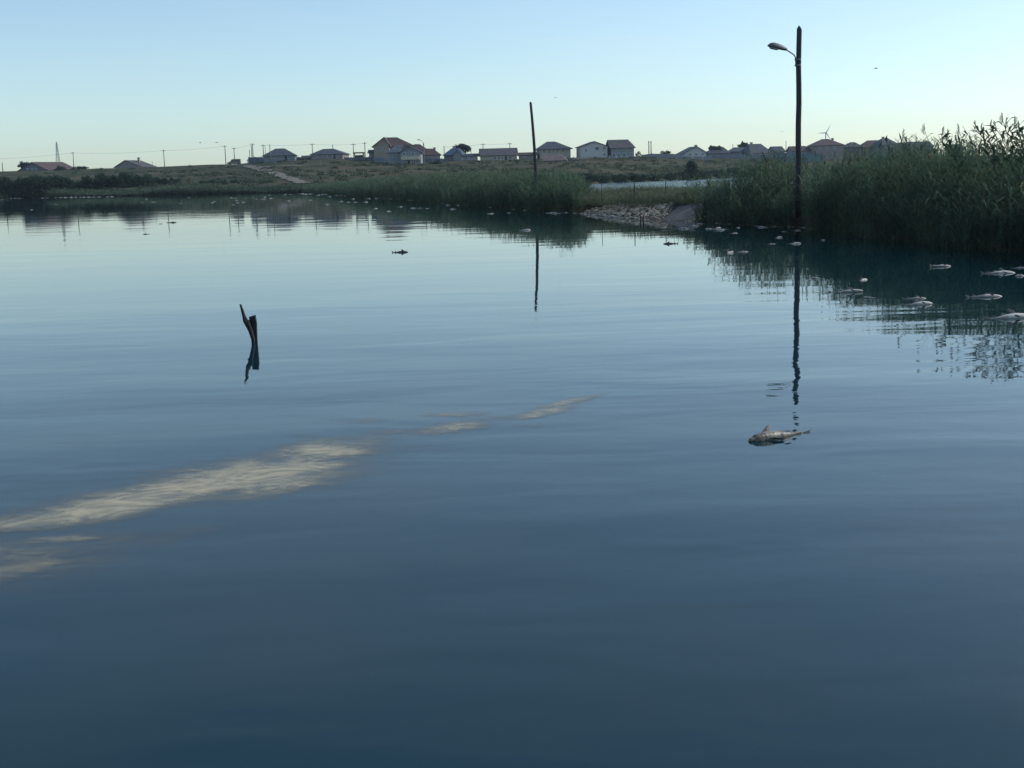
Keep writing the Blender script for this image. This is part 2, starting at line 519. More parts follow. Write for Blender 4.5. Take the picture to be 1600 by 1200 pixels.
# ------------------------------------------------------------------ the embankment between lake and pond
BK = [(1900, 430), (1750, 412), (1600, 395), (1480, 381), (1380, 370), (1300, 360.5), (1240, 353), (1170, 351.5), (1090, 347), (1000, 341), (920, 333.5), (860, 330.5),
      (780, 324.5), (700, 318), (640, 312.5), (560, 307.5), (510, 303), (478, 300.5)]
BKP = [wat(*q) for q in BK]
def bank_path(step=1.0):
    out = []
    for a, c in zip(BKP[:-1], BKP[1:]):
        n = max(2, int((c - a).length / step))
        for k in range(n):
            out.append(a.lerp(c, k / n))
    out.append(BKP[-1])
    for _ in range(3):
        out = [out[0]] + [(out[i - 1] + out[i] * 2 + out[i + 1]) / 4 for i in range(1, len(out) - 1)] + [out[-1]]
    return out
PATH = bank_path()
PNRM = []
for i_, p_ in enumerate(PATH):
    d_ = (PATH[min(i_ + 3, len(PATH) - 1)] - PATH[max(i_ - 3, 0)]).normalized()
    n_ = Vector((d_.y, -d_.x, 0))
    PNRM.append(n_)           # towards the pond (away from the lake)
PPX = []
for p_ in PATH:
    r_ = p_ - Vector((0, 0, CAMZ))
    PPX.append(800 + F * r_.dot(RT) / r_.dot(FWD))
def bank_width(px): return float(np.interp(px, [470, 560, 700, 820, 860, 920, 1090, 1120, 1900], [9, 8, 7, 8, 10, 10, 9, 7, 7]))
def bank_top(px): return float(np.interp(px, [470, 880, 930, 1060, 1110, 1900], [0.3, 0.3, 0.6, 0.6, 0.35, 0.35]))
def bank_z(px, s):
    """height of the bank at distance s in from the lake edge"""
    w, t = bank_width(px), bank_top(px)
    return float(np.interp(s, [-1.5, -0.3, 0.0, 1.3, 2.6, w - 2, w, w + 2], [-0.7, -0.12, 0.02, t * 0.6, t, t, 0.0, -0.8]))
def bank():
    V, Q = [], []
    S = [-1.5, -0.3, 0, 0.6, 1.3, 2.0, 2.6, 3.6, 4.6, 5.6, 7, 9, 11]
    for i, p in enumerate(PATH):
        for s in S:
            q = p + PNRM[i] * s
            V.append((q.x, q.y, bank_z(PPX[i], s) + (0.05 * math.sin(i * 1.3 + s * 2.1) if 0 < s < 6 else 0)))
        if i:
            n = (i - 1) * len(S)
            for k in range(len(S) - 1):
                Q.append((n + k, n + k + 1, n + k + 1 + len(S), n + k + len(S)))
    structure(link(bpy.data.objects.new('embankment', np_mesh('embankment', V, Q, [M['soil']], smooth=True))))
bank()
# the pond behind the embankment, ruffled by the breeze
def pond():
    V = [(20, 8, 0.004), (300, 8, 0.004), (420, 480, 0.004), (-20, 480, 0.004), (-6, 200, 0.004), (2.5, 76, 0.004), (9, 62, 0.004), (14, 51, 0.004), (15.5, 40, 0.004), (16.5, 28, 0.004)]
    me = bpy.data.meshes.new('pond_water'); me.from_pydata(V, [], [tuple(range(len(V)))])
    me.materials.append(water_material('pond_water', 40.0))
    structure(link(bpy.data.objects.new('pond_water', me)))
pond()

# ------------------------------------------------------------------ reeds and grass
def reed_arrays(base, height, leaves, leaf_len, leaf_w, stem_w, plume_frac=0.0, lean=0.10, r=rng):
    """base (n,3), height (n,) -> verts, tris, material index (0 leaf, 1 straw, 2 plume)"""
    n = len(base)
    V, T, MI = [], [], []
    off = 0
    az = r.uniform(0, 2 * np.pi, n)
    ln = np.abs(r.normal(0, lean, n)) * height
    top = base + np.stack([np.cos(az) * ln, np.sin(az) * ln, height], 1)
    mid = base + (top - base) * 0.5 + np.stack([-np.cos(az) * ln * 0.15, -np.sin(az) * ln * 0.15, 0 * height], 1)
    sa = r.uniform(0, np.pi, n)
    sv = np.stack([np.cos(sa), np.sin(sa), 0 * sa], 1) * (stem_w / 2)
    # stem: two crossed-ish ribbons are not needed at this size; one ribbon with a bend
    stem = np.stack([base - sv, base + sv, mid - sv * 0.8, mid + sv * 0.8, top], 1)
    V.append(stem.reshape(-1, 3))
    i0 = (np.arange(n) * 5)[:, None]
    tt = np.concatenate([i0 + np.array([[0, 1, 3]]), i0 + np.array([[0, 3, 2]]), i0 + np.array([[2, 3, 4]])], 0)
    T.append(tt); MI.append(np.where(r.random(3 * n) < 0.25, 1, 0))
    off += 5 * n
    def curve(f):
        return np.where(f[:, None] < 0.5, base + (mid - base) * (f[:, None] * 2), mid + (top - mid) * ((f[:, None] - 0.5) * 2))
    for k in range(leaves):
        f = np.clip(0.16 + 0.84 * (k + r.uniform(0.1, 0.9, n)) / leaves, 0, 0.99)
        p = curve(f)
        a = r.uniform(0, 2 * np.pi, n)
        ll = leaf_len * r.uniform(0.6, 1.2, n)
        d = np.stack([np.cos(a), np.sin(a), 0 * a], 1)
        s = np.stack([-np.sin(a), np.cos(a), 0 * a], 1) * (leaf_w * r.uniform(0.6, 1.2, n) / 2)[:, None]
        upk = r.uniform(0.35, 1.1, n)
        droop = r.uniform(-0.5, 0.6, n)
        m1 = p + d * (ll * 0.45)[:, None] + np.stack([0 * a, 0 * a, ll * 0.45 * upk], 1)
        tip = m1 + d * (ll * 0.5)[:, None] + np.stack([0 * a, 0 * a, ll * 0.45 * droop], 1)
        lv = np.stack([p - s * 0.5, p + s * 0.5, m1 - s, m1 + s, tip], 1)
        V.append(lv.reshape(-1, 3))
        i0 = (off + np.arange(n) * 5)[:, None]
        T.append(np.concatenate([i0 + np.array([[0, 1, 3]]), i0 + np.array([[0, 3, 2]]), i0 + np.array([[2, 3, 4]])], 0))
        dead = (r.random(n) < np.where(f < 0.3, 0.45, 0.05)).astype(int)
        MI.append(np.tile(dead, 3))
        off += 5 * n
    if plume_frac > 0:
        idx = np.where(r.random(n) < plume_frac)[0]
        m = len(idx)
        p = top[idx]
        pl = r.uniform(0.16, 0.3, m)
        dr = r.uniform(0, 2 * np.pi, m)
        d = np.stack([np.cos(dr) * 0.35, np.sin(dr) * 0.35, np.ones(m)], 1)
        for q in (0, 1):
            s = np.stack([np.cos(dr + q * np.pi / 2), np.sin(dr + q * np.pi / 2), 0 * dr], 1) * 0.035
            lv = np.stack([p - d * 0.05, p + d * (pl * 0.4)[:, None] - s, p + d * (pl * 0.4)[:, None] + s, p + d * pl[:, None]], 1)
            V.append(lv.reshape(-1, 3))
            i0 = (off + np.arange(m) * 4)[:, None]
            T.append(np.concatenate([i0 + np.array([[0, 2, 1]]), i0 + np.array([[1, 2, 3]])], 0))
            MI.append(np.full(2 * m, 2))
            off += 4 * m
    return np.concatenate(V), np.concatenate(T), np.concatenate(MI)

PPXA = np.array(PPX)
LAMP_Y = wat(1247.3, 349.5).y
def scatter_bank(px0, px1, s0, s1, dens, hfun, edge_noise=0.6, keep=None):
    """random points on the bank between two pixel columns; dens per square metre"""
    B, Hh = [], []
    for i in range(len(PATH) - 1):
        if not (min(px0, px1) <= PPX[i] <= max(px0, px1)):
            continue
        a, c = PATH[i], PATH[i + 1]
        seg = (c - a).length
        n = rng.poisson(dens * seg * (s1 - s0))
        e = edge_noise * (math.sin(i * 0.45) + math.sin(i * 1.17 + 1)) * 0.5
        for _ in range(n):
            s = rng.uniform(s0 + e * 0.5, s1)
            q = a.lerp(c, rng.random()) + PNRM[i] * s
            rr_ = q - Vector((0, 0, CAMZ)); ppx = 800 + F * rr_.dot(RT) / rr_.dot(FWD)
            cut = 1.0
            if abs(ppx - 1247.5) < 9 and q.y < LAMP_Y + 0.2:
                continue                      # trodden clear in front of the lamp pole
            if keep is not None:
                if not keep(ppx):
                    continue
            elif PPX[i] < 915:
                cut = float(np.clip((926 + 9 * math.sin(q.y * 3.1) - ppx) / 34, 0, 1))
                if cut < rng.random() * 0.5:
                    continue
            h = hfun(PPX[i]) * (0.45 + 0.55 * cut) * rng.uniform(0.66, 1.06) * (0.93 + 0.10 * math.sin(q.x * 1.1 + q.y * 0.5) + 0.08 * math.sin(q.y * 1.7 - q.x * 1.3) + 0.05 * math.sin(q.y * 4.1 + q.x * 3))
            h = min(h, hfun(PPX[i]) * 1.03)
            if s < s0 + 0.8:
                h *= rng.uniform(0.6, 1.0)
            B.append((q.x, q.y, min(bank_z(PPX[i], s), 0.4) - 0.15)); Hh.append(max(h, 0.25))
    return np.array(B), np.array(Hh)

def reed_h(px):
    return float(np.interp(px, [470, 500, 560, 640, 700, 780, 840, 870, 905, 915, 1085, 1100, 1125, 1150, 1185, 1207, 1242, 1258, 1285, 1340, 1480, 1600, 1900],
                               [1.3, 1.7, 2.35, 2.55, 2.45, 2.25, 2.3, 2.6, 2.45, 1.6, 1.2, 1.7, 2.6, 2.65, 2.35, 1.85, 1.9, 2.4, 2.85, 2.85, 2.5, 2.2, 2.1]))
def reed_bed(name, label, px0, px1, s0, s1, dens, leaves, ll, lw, sw, plume=0.02, hf=reed_h):
    B, Hh = scatter_bank(px0, px1, s0, s1, dens, hf)
    V, T, MI = reed_arrays(B, Hh, leaves, ll, lw, sw, plume)
    o = link(bpy.data.objects.new(name, np_mesh(name, V, T, [M['reed'], M['straw'], M['plume']], MI)))
    o['kind'] = 'stuff'
    tag(o, label, 'reeds')
reed_bed('reed_bed', 'tall dark green reed bed along the water at the right edge', 1246, 1900, -0.7, 4.4, 62, 9, 0.46, 0.036, 0.013, 0.02)
reed_bed('reed_bed', 'lower reeds and scrub between the concrete ramp and the lamp pole', 1098, 1246, -0.5, 3.6, 48, 9, 0.48, 0.038, 0.013, 0.02)
reed_bed('reed_bed', 'dense reed clump around the foot of the bare leaning pole', 740, 912, -0.5, 5.0, 28, 9, 0.5, 0.052, 0.017, 0.01)
reed_bed('reed_bed', 'long low reed belt receding to the left below the houses', 470, 740, -0.6, 6.0, 12, 8, 0.58, 0.075, 0.025, 0.0)

def ramp_scrub():
    B, Hh = scatter_bank(985, 1110, 2.9, 7.5, 45, lambda p: 1.75, 0.2, lambda q: 1056 + rng.uniform(-4, 14) < q < 1135)
    V, T, MI = reed_arrays(B, Hh, 8, 0.42, 0.045, 0.013, 0.0, 0.16)
    o = link(bpy.data.objects.new('reed_bed', np_mesh('reed_bed', V, T, [M['reed'], M['straw'], M['plume']], MI)))
    o['kind'] = 'stuff'
    tag(o, 'low green scrub directly behind the concrete ramp', 'scrub')
ramp_scrub()

# grass and weeds on the open stretch of bank above the riprap
def bank_grass():
    B, Hh = scatter_bank(845, 1110, 1.7, 8.8, 75, lambda p: 0.62 if p > 915 else 0.85, 0.2, lambda q: q > 906)
    ex = []
    while len(ex) < 2600:
        D = rng.uniform(63, 80); q = rng.uniform(912, 1040)
        if D < 70 - (q - 912) * 0.07: continue
        X = (q - 800) / F * D
        ex.append((X, D, 0.12))
    B = np.concatenate([B, np.array(ex)]); Hh = np.concatenate([Hh, rng.uniform(0.45, 0.72, len(ex))])
    V, T, MI = reed_arrays(B + np.array([0, 0, 0.35]), Hh * 0.9, 3, 0.34, 0.03, 0.012, 0.0, 0.25)
    MI = np.where(rng.random(len(MI)) < 0.25, 1, 0)
    o = link(bpy.data.objects.new('bank_grass', np_mesh('bank_grass', V, T, [M['grass'], M['reed']], MI)))
    o['kind'] = 'stuff'
    tag(o, 'pale green grass and weeds on the bank above the rocks', 'grass')
bank_grass()

def blob_leaves(lumps, n, size, r):
    """leaf quads through a set of ellipsoid lumps [(x,y,z,rx,ry,rz)] -> V, quads"""
    w = np.array([l[3] * l[5] for l in lumps]); w = w / w.sum()
    k = r.choice(len(lumps), n, p=w)
    LL = np.array(lumps)[k]
    d = r.normal(size=(n, 3)); d /= np.linalg.norm(d, axis=1)[:, None]
    rad = r.random(n) ** 0.33 * (0.75 + 0.4 * r.random(n))
    c = LL[:, :3] + d * LL[:, 3:] * rad[:, None]
    a = r.normal(size=(n, 3)); a /= np.linalg.norm(a, axis=1)[:, None]
    b = np.cross(a, r.normal(size=(n, 3))); b /= np.linalg.norm(b, axis=1)[:, None]
    s = size * r.uniform(0.5, 1.2, n)[:, None]
    V = np.stack([c - a * s, c - b * s * 0.5, c + a * s, c + b * s * 0.5], 1).reshape(-1, 3)
    Q = np.arange(4 * n).reshape(-1, 4)
    return V, Q

def foliage_thing(name, label, cat, px, py_base, py_top, w_px, Y, kind='bush', n=500, group=None, seed=0, ground=True):
    r = np.random.default_rng(seed + int(px * 7))
    b = at(px, py_base, Y)
    z_top = at(px, py_top, Y).z
    w = w_px * Y / F
    h = z_top - b.z
    root = empty(name, b)
    tag(root, label, cat, group)
    mb = MB()
    if kind == 'tree':
        cz0, ch = h * 0.35, h * 0.65
        mb.tube([(0, 0, -1.0), (0.05 * w, 0, h * 0.3), (-0.03 * w, 0, h * 0.6)], [0.05 * h, 0.04 * h, 0.02 * h], 6)
        for k in range(4):
            a = r.uniform(0, 6.28)
            mb.tube([(0.03 * w, 0, h * r.uniform(0.25, 0.4)), (math.cos(a) * w * 0.3, math.sin(a) * w * 0.3, h * r.uniform(0.6, 0.85))], [0.025 * h, 0.006 * h], 5)
    else:
        cz0, ch = 0.0, h
        for k in range(5):
            a = r.uniform(0, 6.28)
            mb.tube([(0, 0, -1.0), (math.cos(a) * w * 0.2, math.sin(a) * w * 0.2, h * 0.4), (math.cos(a) * w * 0.35, math.sin(a) * w * 0.35, h * 0.75)], [0.05, 0.04, 0.015], 5)
    mb.build('trunk' if kind == 'tree' else 'stem', M['bark'], root)
    lumps = []
    for k in range(12):
        u = r.uniform(-0.4, 0.4)
        lumps.append((u * w, r.uniform(-0.3, 0.3) * w, cz0 + ch * r.uniform(0.35, 0.86 - 0.5 * abs(u)), w * r.uniform(0.12, 0.22), w * r.uniform(0.12, 0.22), ch * r.uniform(0.13, 0.24)))
    lumps.append((0, 0, cz0 + ch * 0.42, w * 0.44, w * 0.36, ch * 0.40))
    if kind != 'tree':
        lumps.append((0, -0.1 * w, ch * 0.15, w * 0.5, w * 0.4, ch * 0.25))
    V, Q = blob_leaves(lumps, int(n * 1.7), max(0.14, 0.036 * (w + h)), r)
    link(bpy.data.objects.new('crown' if kind == 'tree' else 'foliage', np_mesh('foliage', V, Q, [M['bush']])), root)
    return root

# ------------------------------------------------------------------ riprap
def rock_meshes(k):
    import bmesh
    out = []
    for i in range(k):
        bm = bmesh.new()
        bmesh.ops.create_icosphere(bm, subdivisions=2, radius=1.0)
        r = np.random.default_rng(100 + i)
        pl = r.normal(size=(9, 3)); pl /= np.linalg.norm(pl, axis=1)[:, None]
        dd = r.uniform(0.62, 0.9, 9)
        for v in bm.verts:
            p = np.array(v.co)
            for n, d in zip(pl, dd):
                e = p @ n - d
                if e > 0:
                    p = p - n * e
            p = p * np.array([1.0, 0.8, 0.65]) * (1 + r.uniform(-0.04, 0.04))
            v.co = p
        me = bpy.data.meshes.new('stone'); bm.to_mesh(me); bm.free()
        me.materials.append(M['rock'])
        out.append(me)
    return out
ROCKS = rock_meshes(7)
def riprap():
    root = empty('stone_pile', wat(990, 338))
    tag(root, 'heap of pale broken stones facing the bank in the middle', 'stones')
    idx = [i for i in range(len(PATH)) if 912 <= PPX[i] <= 1062]
    n = 0
    while n < 298:
        i = idx[rng.integers(len(idx))]
        s = rng.uniform(-0.3, 2.9)
        px = PPX[i]
        q = PATH[i] + Vector((rng.uniform(-.5, .5), rng.uniform(-.5, .5), 0)) + PNRM[i] * s
        rr_ = q - Vector((0, 0, CAMZ)); ppx = 800 + F * rr_.dot(RT) / rr_.dot(FWD)
        if ppx < 913 or ppx > 1056 - max(0, 18 - 8 * s):
            continue
        o = bpy.data.objects.new('stone', ROCKS[rng.integers(len(ROCKS))])
        sc = 0.06 + 0.14 * rng.random() ** 1.8
        o.scale = (sc, sc, sc)
        o.rotation_euler = (rng.uniform(-.5, .5), rng.uniform(-.5, .5), rng.uniform(0, 6.28))
        o.location = Vector((q.x, q.y, bank_z(px, s) + sc * 0.25)) - root.location
        link(o, root)
        n += 1
    # smaller rubble between the stones, too small to pick apart
    V, T = [], []
    off = 0
    base = [(np.array([v.co for v in m.vertices]), np.array([list(p.vertices) for p in m.polygons])) for m in ROCKS]
    k = 0
    while k < 900:
        i = idx[rng.integers(len(idx))]
        s = rng.uniform(-0.5, 3.1)
        q = PATH[i] + Vector((rng.uniform(-.5, .5), rng.uniform(-.5, .5), 0)) + PNRM[i] * s
        rr_ = q - Vector((0, 0, CAMZ)); ppx = 800 + F * rr_.dot(RT) / rr_.dot(FWD)
        if ppx < 911 or ppx > 1050 - max(0, 14 - 6 * s):
            continue
        v0, t0 = base[rng.integers(len(base))]
        an = rng.uniform(0, 6.28); cs, sn = math.cos(an), math.sin(an)
        vv = v0 * rng.uniform(0.03, 0.085)
        vv = np.stack([vv[:, 0] * cs - vv[:, 1] * sn, vv[:, 0] * sn + vv[:, 1] * cs, vv[:, 2]], 1)
        V.append(vv + np.array([q.x - root.location.x, q.y - root.location.y, bank_z(PPX[i], s) + 0.04 + rng.uniform(0, 0.06)]))
        T.append(t0 + off); off += len(vv); k += 1
    o = link(bpy.data.objects.new('rubble', np_mesh('rubble', np.concatenate(V), np.concatenate(T), [M['rock']])), root)
    o['kind'] = 'stuff'
riprap()
def lone_rock(px, py, w_px, label, squash=0.7, z=0.05):
    p = wat(px, py)
    sc = w_px / 2 * p.y / F
    o = bpy.data.objects.new('boulder', ROCKS[int(px) % len(ROCKS)])
    o.location = (p.x, p.y + sc * 0.5, z); o.scale = (sc, sc * 0.9, sc * squash); o.rotation_euler = (0.1, 0.1, px)
    link(o); tag(o, label, 'boulder')
lone_rock(1117, 345, 15, 'rounded grey boulder at the water edge right of the concrete ramp', 0.9, 0.16)
lone_rock(1094, 346.5, 24, 'low flat boulder touching the foot of the concrete ramp', 0.5, 0.08)

# sloping concrete slab
def ramp_slab():
    b0, b1 = wat(1030, 344.5), wat(1098, 346.5)
    t0, t1 = at(1060, 322.5, b0.y + 3.6), at(1100, 316, b1.y + 3.2)
    up = Vector((0, -0.3, 1)).normalized()
    top = [b0 - Vector((0, 0, 0.08)), b1 - Vector((0, 0, 0.08)), t1, t0]
    o0 = b0.copy()
    import bmesh
    bm = bmesh.new()
    vs = [bm.verts.new(p - o0) for p in top]
    f = bm.faces.new(vs)
    ret = bmesh.ops.extrude_face_region(bm, geom=[f])
    for v in ret['geom']:
        if isinstance(v, bmesh.types.BMVert):
            v.co -= up * 0.22
    bmesh.ops.recalc_face_normals(bm, faces=bm.faces)
    bmesh.ops.bevel(bm, geom=bm.edges[:], offset=0.03, segments=2, affect='EDGES')
    me = bpy.data.meshes.new('concrete_ramp'); bm.to_mesh(me); bm.free(); me.materials.append(M['concrete'])
    o = link(bpy.data.objects.new('concrete_ramp', me)); o.location = o0
    tag(o, 'sloping grey concrete slab running into the water beside the stones', 'ramp')
ramp_slab()

# ------------------------------------------------------------------ poles, lamp, posts
def lamp_post():
    Y = wat(1247.3, 349.5).y
    b = wat(1247.3, 349.5)
    root = empty('street_lamp', b)
    tag(root, 'tall dark wooden pole with a curved arm and lamp head', 'street lamp')
    def q(px, py, dy=0): return at(px, py, Y + dy) - b
    top = q(1248.6, 40)
    pts, rr = [], []
    for k in range(13):
        t = k / 12
        p = Vector((0, 0, -1.0)).lerp(q(1248.4, 47), t)
        pts.append(p + Vector((0.012 * math.sin(k * 1.7), 0, 0))); rr.append(0.122 - 0.022 * t)
    pts += [q(1248.5, 45), top]; rr += [0.09, 0.018]
    MB().tube(pts, rr, 14).build('pole', M['old_wood'], root, True)
    arm = MB()
    arm.tube([q(1243.6, 104, -0.1), q(1243.2, 95, -0.12), q(1242.6, 89, -0.14), q(1241, 86, -0.16), q(1236, 82.5, -0.2), q(1228, 77.5, -0.24)], 0.024, 8)
    arm.build('arm', M['lamp_grey'], root, True)
    for y in (93, 102):
        c = q(1246.5, y, -0.02)
        MB().tube([c + Vector((0, 0, -0.03)), c + Vector((0, 0, 0.03))], 0.125, 14).build('clamp', M['steel'], root)
    # cobra head lofted along its length
    a, e = q(1229.5, 77.8, -0.24), q(1199.5, 71.2, -0.42)
    ax = (e - a).normalized(); side = Vector((0, 1, 0)); upv = ax.cross(side)
    if upv.z < 0: upv = -upv
    V, Fc = [], []
    Ln = (e - a).length
    prof = [(0.0, 0.05, 0.045, -0.03), (0.04, 0.075, 0.085, -0.045), (0.25, 0.11, 0.13, -0.055), (0.5, 0.15, 0.165, -0.05), (0.75, 0.165, 0.165, -0.045), (0.9, 0.14, 0.12, -0.04), (1.0, 0.05, 0.03, -0.03)]
    seg = 14
    for t, w, hu, hd in prof:
        c = a + ax * Ln * t
        for k in range(seg):
            an = 2 * math.pi * k / seg
            cy, sz = math.cos(an), math.sin(an)
            V.append(tuple(c + side * w * cy + upv * (hu * sz if sz > 0 else -hd * sz)))
    for i in range(len(prof) - 1):
        for k in range(seg):
            k2 = (k + 1) % seg
            Fc.append((i * seg + k, i * seg + k2, (i + 1) * seg + k2, (i + 1) * seg + k))
    Fc.append(tuple(reversed(range(seg)))); Fc.append(tuple((len(prof) - 1) * seg + k for k in range(seg)))
    mb = MB(); mb.v, mb.f = V, Fc
    hd = mb.build('lamp_head', M['lamp_grey'], root, True)
    lb = MB()
    c0, c1 = a + ax * Ln * 0.42 - upv * 0.05, a + ax * Ln * 0.9 - upv * 0.045
    lb.tube([c0, c0.lerp(c1, 0.2), c0.lerp(c1, 0.8), c1], [0.02, 0.055, 0.06, 0.02], 10, squash=1.6)
    lb.build('lens', M['lens'], hd, True)
lamp_post()

def bare_pole():
    b = wat(838.2, 324)
    root = empty('wooden_pole', b)
    tag(root, 'bare leaning wooden pole rising from the reeds in the middle', 'pole')
    pts, rr = [], []
    e = at(829, 160.5, b.y) - b
    for k in range(11):
        t = k / 10
        p = Vector((0, 0, -0.6)).lerp(e, t) + Vector((0.10 * math.sin(t * 3.1), 0, 0))
        pts.append(p); rr.append(0.125 - 0.04 * t)
    MB().tube(pts, rr, 12).build('pole_shaft', M['old_wood'], root, True)
    MB().tube([e + Vector((0.0, 0, -0.02)), e + Vector((0, 0, 0.06))], [0.08, 0.04], 10).build('pole_cap', M['post_wood'], root, True)
bare_pole()

def stump():
    b = wat(396, 535)
    Y = b.y
    root = empty('mooring_stake', b)
    tag(root, 'short dark broken stake with a forked branch standing in open water', 'stake')
    def q(px, py, dy=0): return at(px, py, Y + dy) - b
    # squarish weathered board
    V = []
    rows = [(398.2, 548, 3.4), (398.6, 536, 3.4), (397.5, 520, 4.3), (396.0, 505, 4.9), (394.6, 496, 4.9), (394.4, 493.5, 4.8)]
    mb = MB()
    n = 0
    for (x, y, hw) in rows:
        c = q(x, y)
        w = hw * Y / F
        for dx, dy in ((-1, -1), (1, -1), (1, 1), (-1, 1)):
            mb.v.append((c.x + dx * w, dy * w * 0.7 + 0.01 * math.sin(y), c.z + (0.012 * dx if y < 495 else 0)))
    for i in range(len(rows) - 1):
        for k in range(4):
            k2 = (k + 1) % 4
            mb.f.append((i * 4 + k, i * 4 + k2, (i + 1) * 4 + k2, (i + 1) * 4 + k))
    mb.f.append((3, 2, 1, 0)); m4 = (len(rows) - 1) * 4; mb.f.append((m4, m4 + 1, m4 + 2, m4 + 3))
    mb.build('post', M['post_wood'], root)
    br = MB()
    br.tube([q(396.5, 545, -.04), q(395.5, 530, -.06), q(391, 516, -.07), q(386.5, 506, -.07), q(383.5, 501, -.06), q(381.5, 495, -.05), q(378.5, 485, -.04), q(375.5, 475.5, -.03)],
            [0.024, 0.028, 0.031, 0.039, 0.037, 0.026, 0.019, 0.014], 9)
    br.build('branch', M['post_wood'], root, True)
    kb = MB(); kb.tube([q(387.5, 503.5, -.03), q(391.5, 502.5, 0.0)], [0.03, 0.025], 8); kb.build('knot', M['post_wood'], root, True)
stump()

def small_post(px, py_base, py_top, r, label, group=None, land=None, matn='post_wood', name='stake'):
    if land is None:
        b = wat(px, py_base)
    else:
        b = at(px, py_base, land)
    e = at(px + 0.3, py_top, b.y) - b
    mb = MB(); mb.tube([Vector((0, 0, -0.5)), e * 0.5, e], [r, r * 0.95, r * 0.8], 8)
    o = mb.build(name, M[matn], None, True); o.location = b
    tag(o, label, 'stake', group)
small_post(1001, 346.5, 337, 0.035, 'left one of two dark stakes in the water before the stones')
small_post(1005, 347.5, 336, 0.035, 'right one of two dark stakes in the water before the stones')
for px, y0, y1, lb in [(991, 302, 283.5, 'thicker stake on the bank before the bright pond, near its middle'), (1040, 298, 282, 'stake on the bank at the right end of the bright pond'),
                       (940, 301, 286, 'thin stake on the bank near the left end of the bright pond')]:
    small_post(px, y0, y1, 0.024 if px in (991, 1040) else 0.016, lb, land=68, name='fence_stake')

# ------------------------------------------------------------------ utility poles on the far shore
def utility_pole(px, yt, yb, Y, r, label, arm=False, lamp=False):
    b = at(px, yb, Y)
    e = at(px, yt, Y) - b
    e.y = 0
    e.x = 0 if abs(e.x) < 0.6 else e.x * 0.4
    root = empty('utility_pole', b)
    tag(root, label, 'utility pole')
    MB().tube([Vector((0, 0, -1.5)), e], [r, r * 0.7], 8).build('pole', M['pole_conc'], root, True)
    if arm:
        MB().box(-0.7, 0.7, -0.05, 0.05, e.z - 0.45, e.z - 0.33).build('crossarm', M['steel'], root)
        for sx in (-0.6, 0, 0.6):
            MB().tube([(sx, 0, e.z - 0.33), (sx, 0, e.z - 0.1)], [0.04, 0.06], 6).build('insulator', M['lens'], root)
    else:
        MB().tube([(0, 0, e.z - 0.6), (0, 0, e.z - 0.35)], r * 0.95, 8).build('bracket', M['steel'], root)
    if lamp:
        MB().tube([(0, 0, e.z - 0.1), (-0.4, 0, e.z + 0.5), (-1.0, 0, e.z + 0.75)], 0.05, 6).build('lamp_arm', M['steel'], root)
        MB().tube([(-0.9, 0, e.z + 0.72), (-1.2, 0, e.z + 0.85), (-1.7, 0, e.z + 0.8)], [0.08, 0.18, 0.06], 8, squash=0.8).build('lamp_head', M['lens'], root)
    return b + e
PT = {}
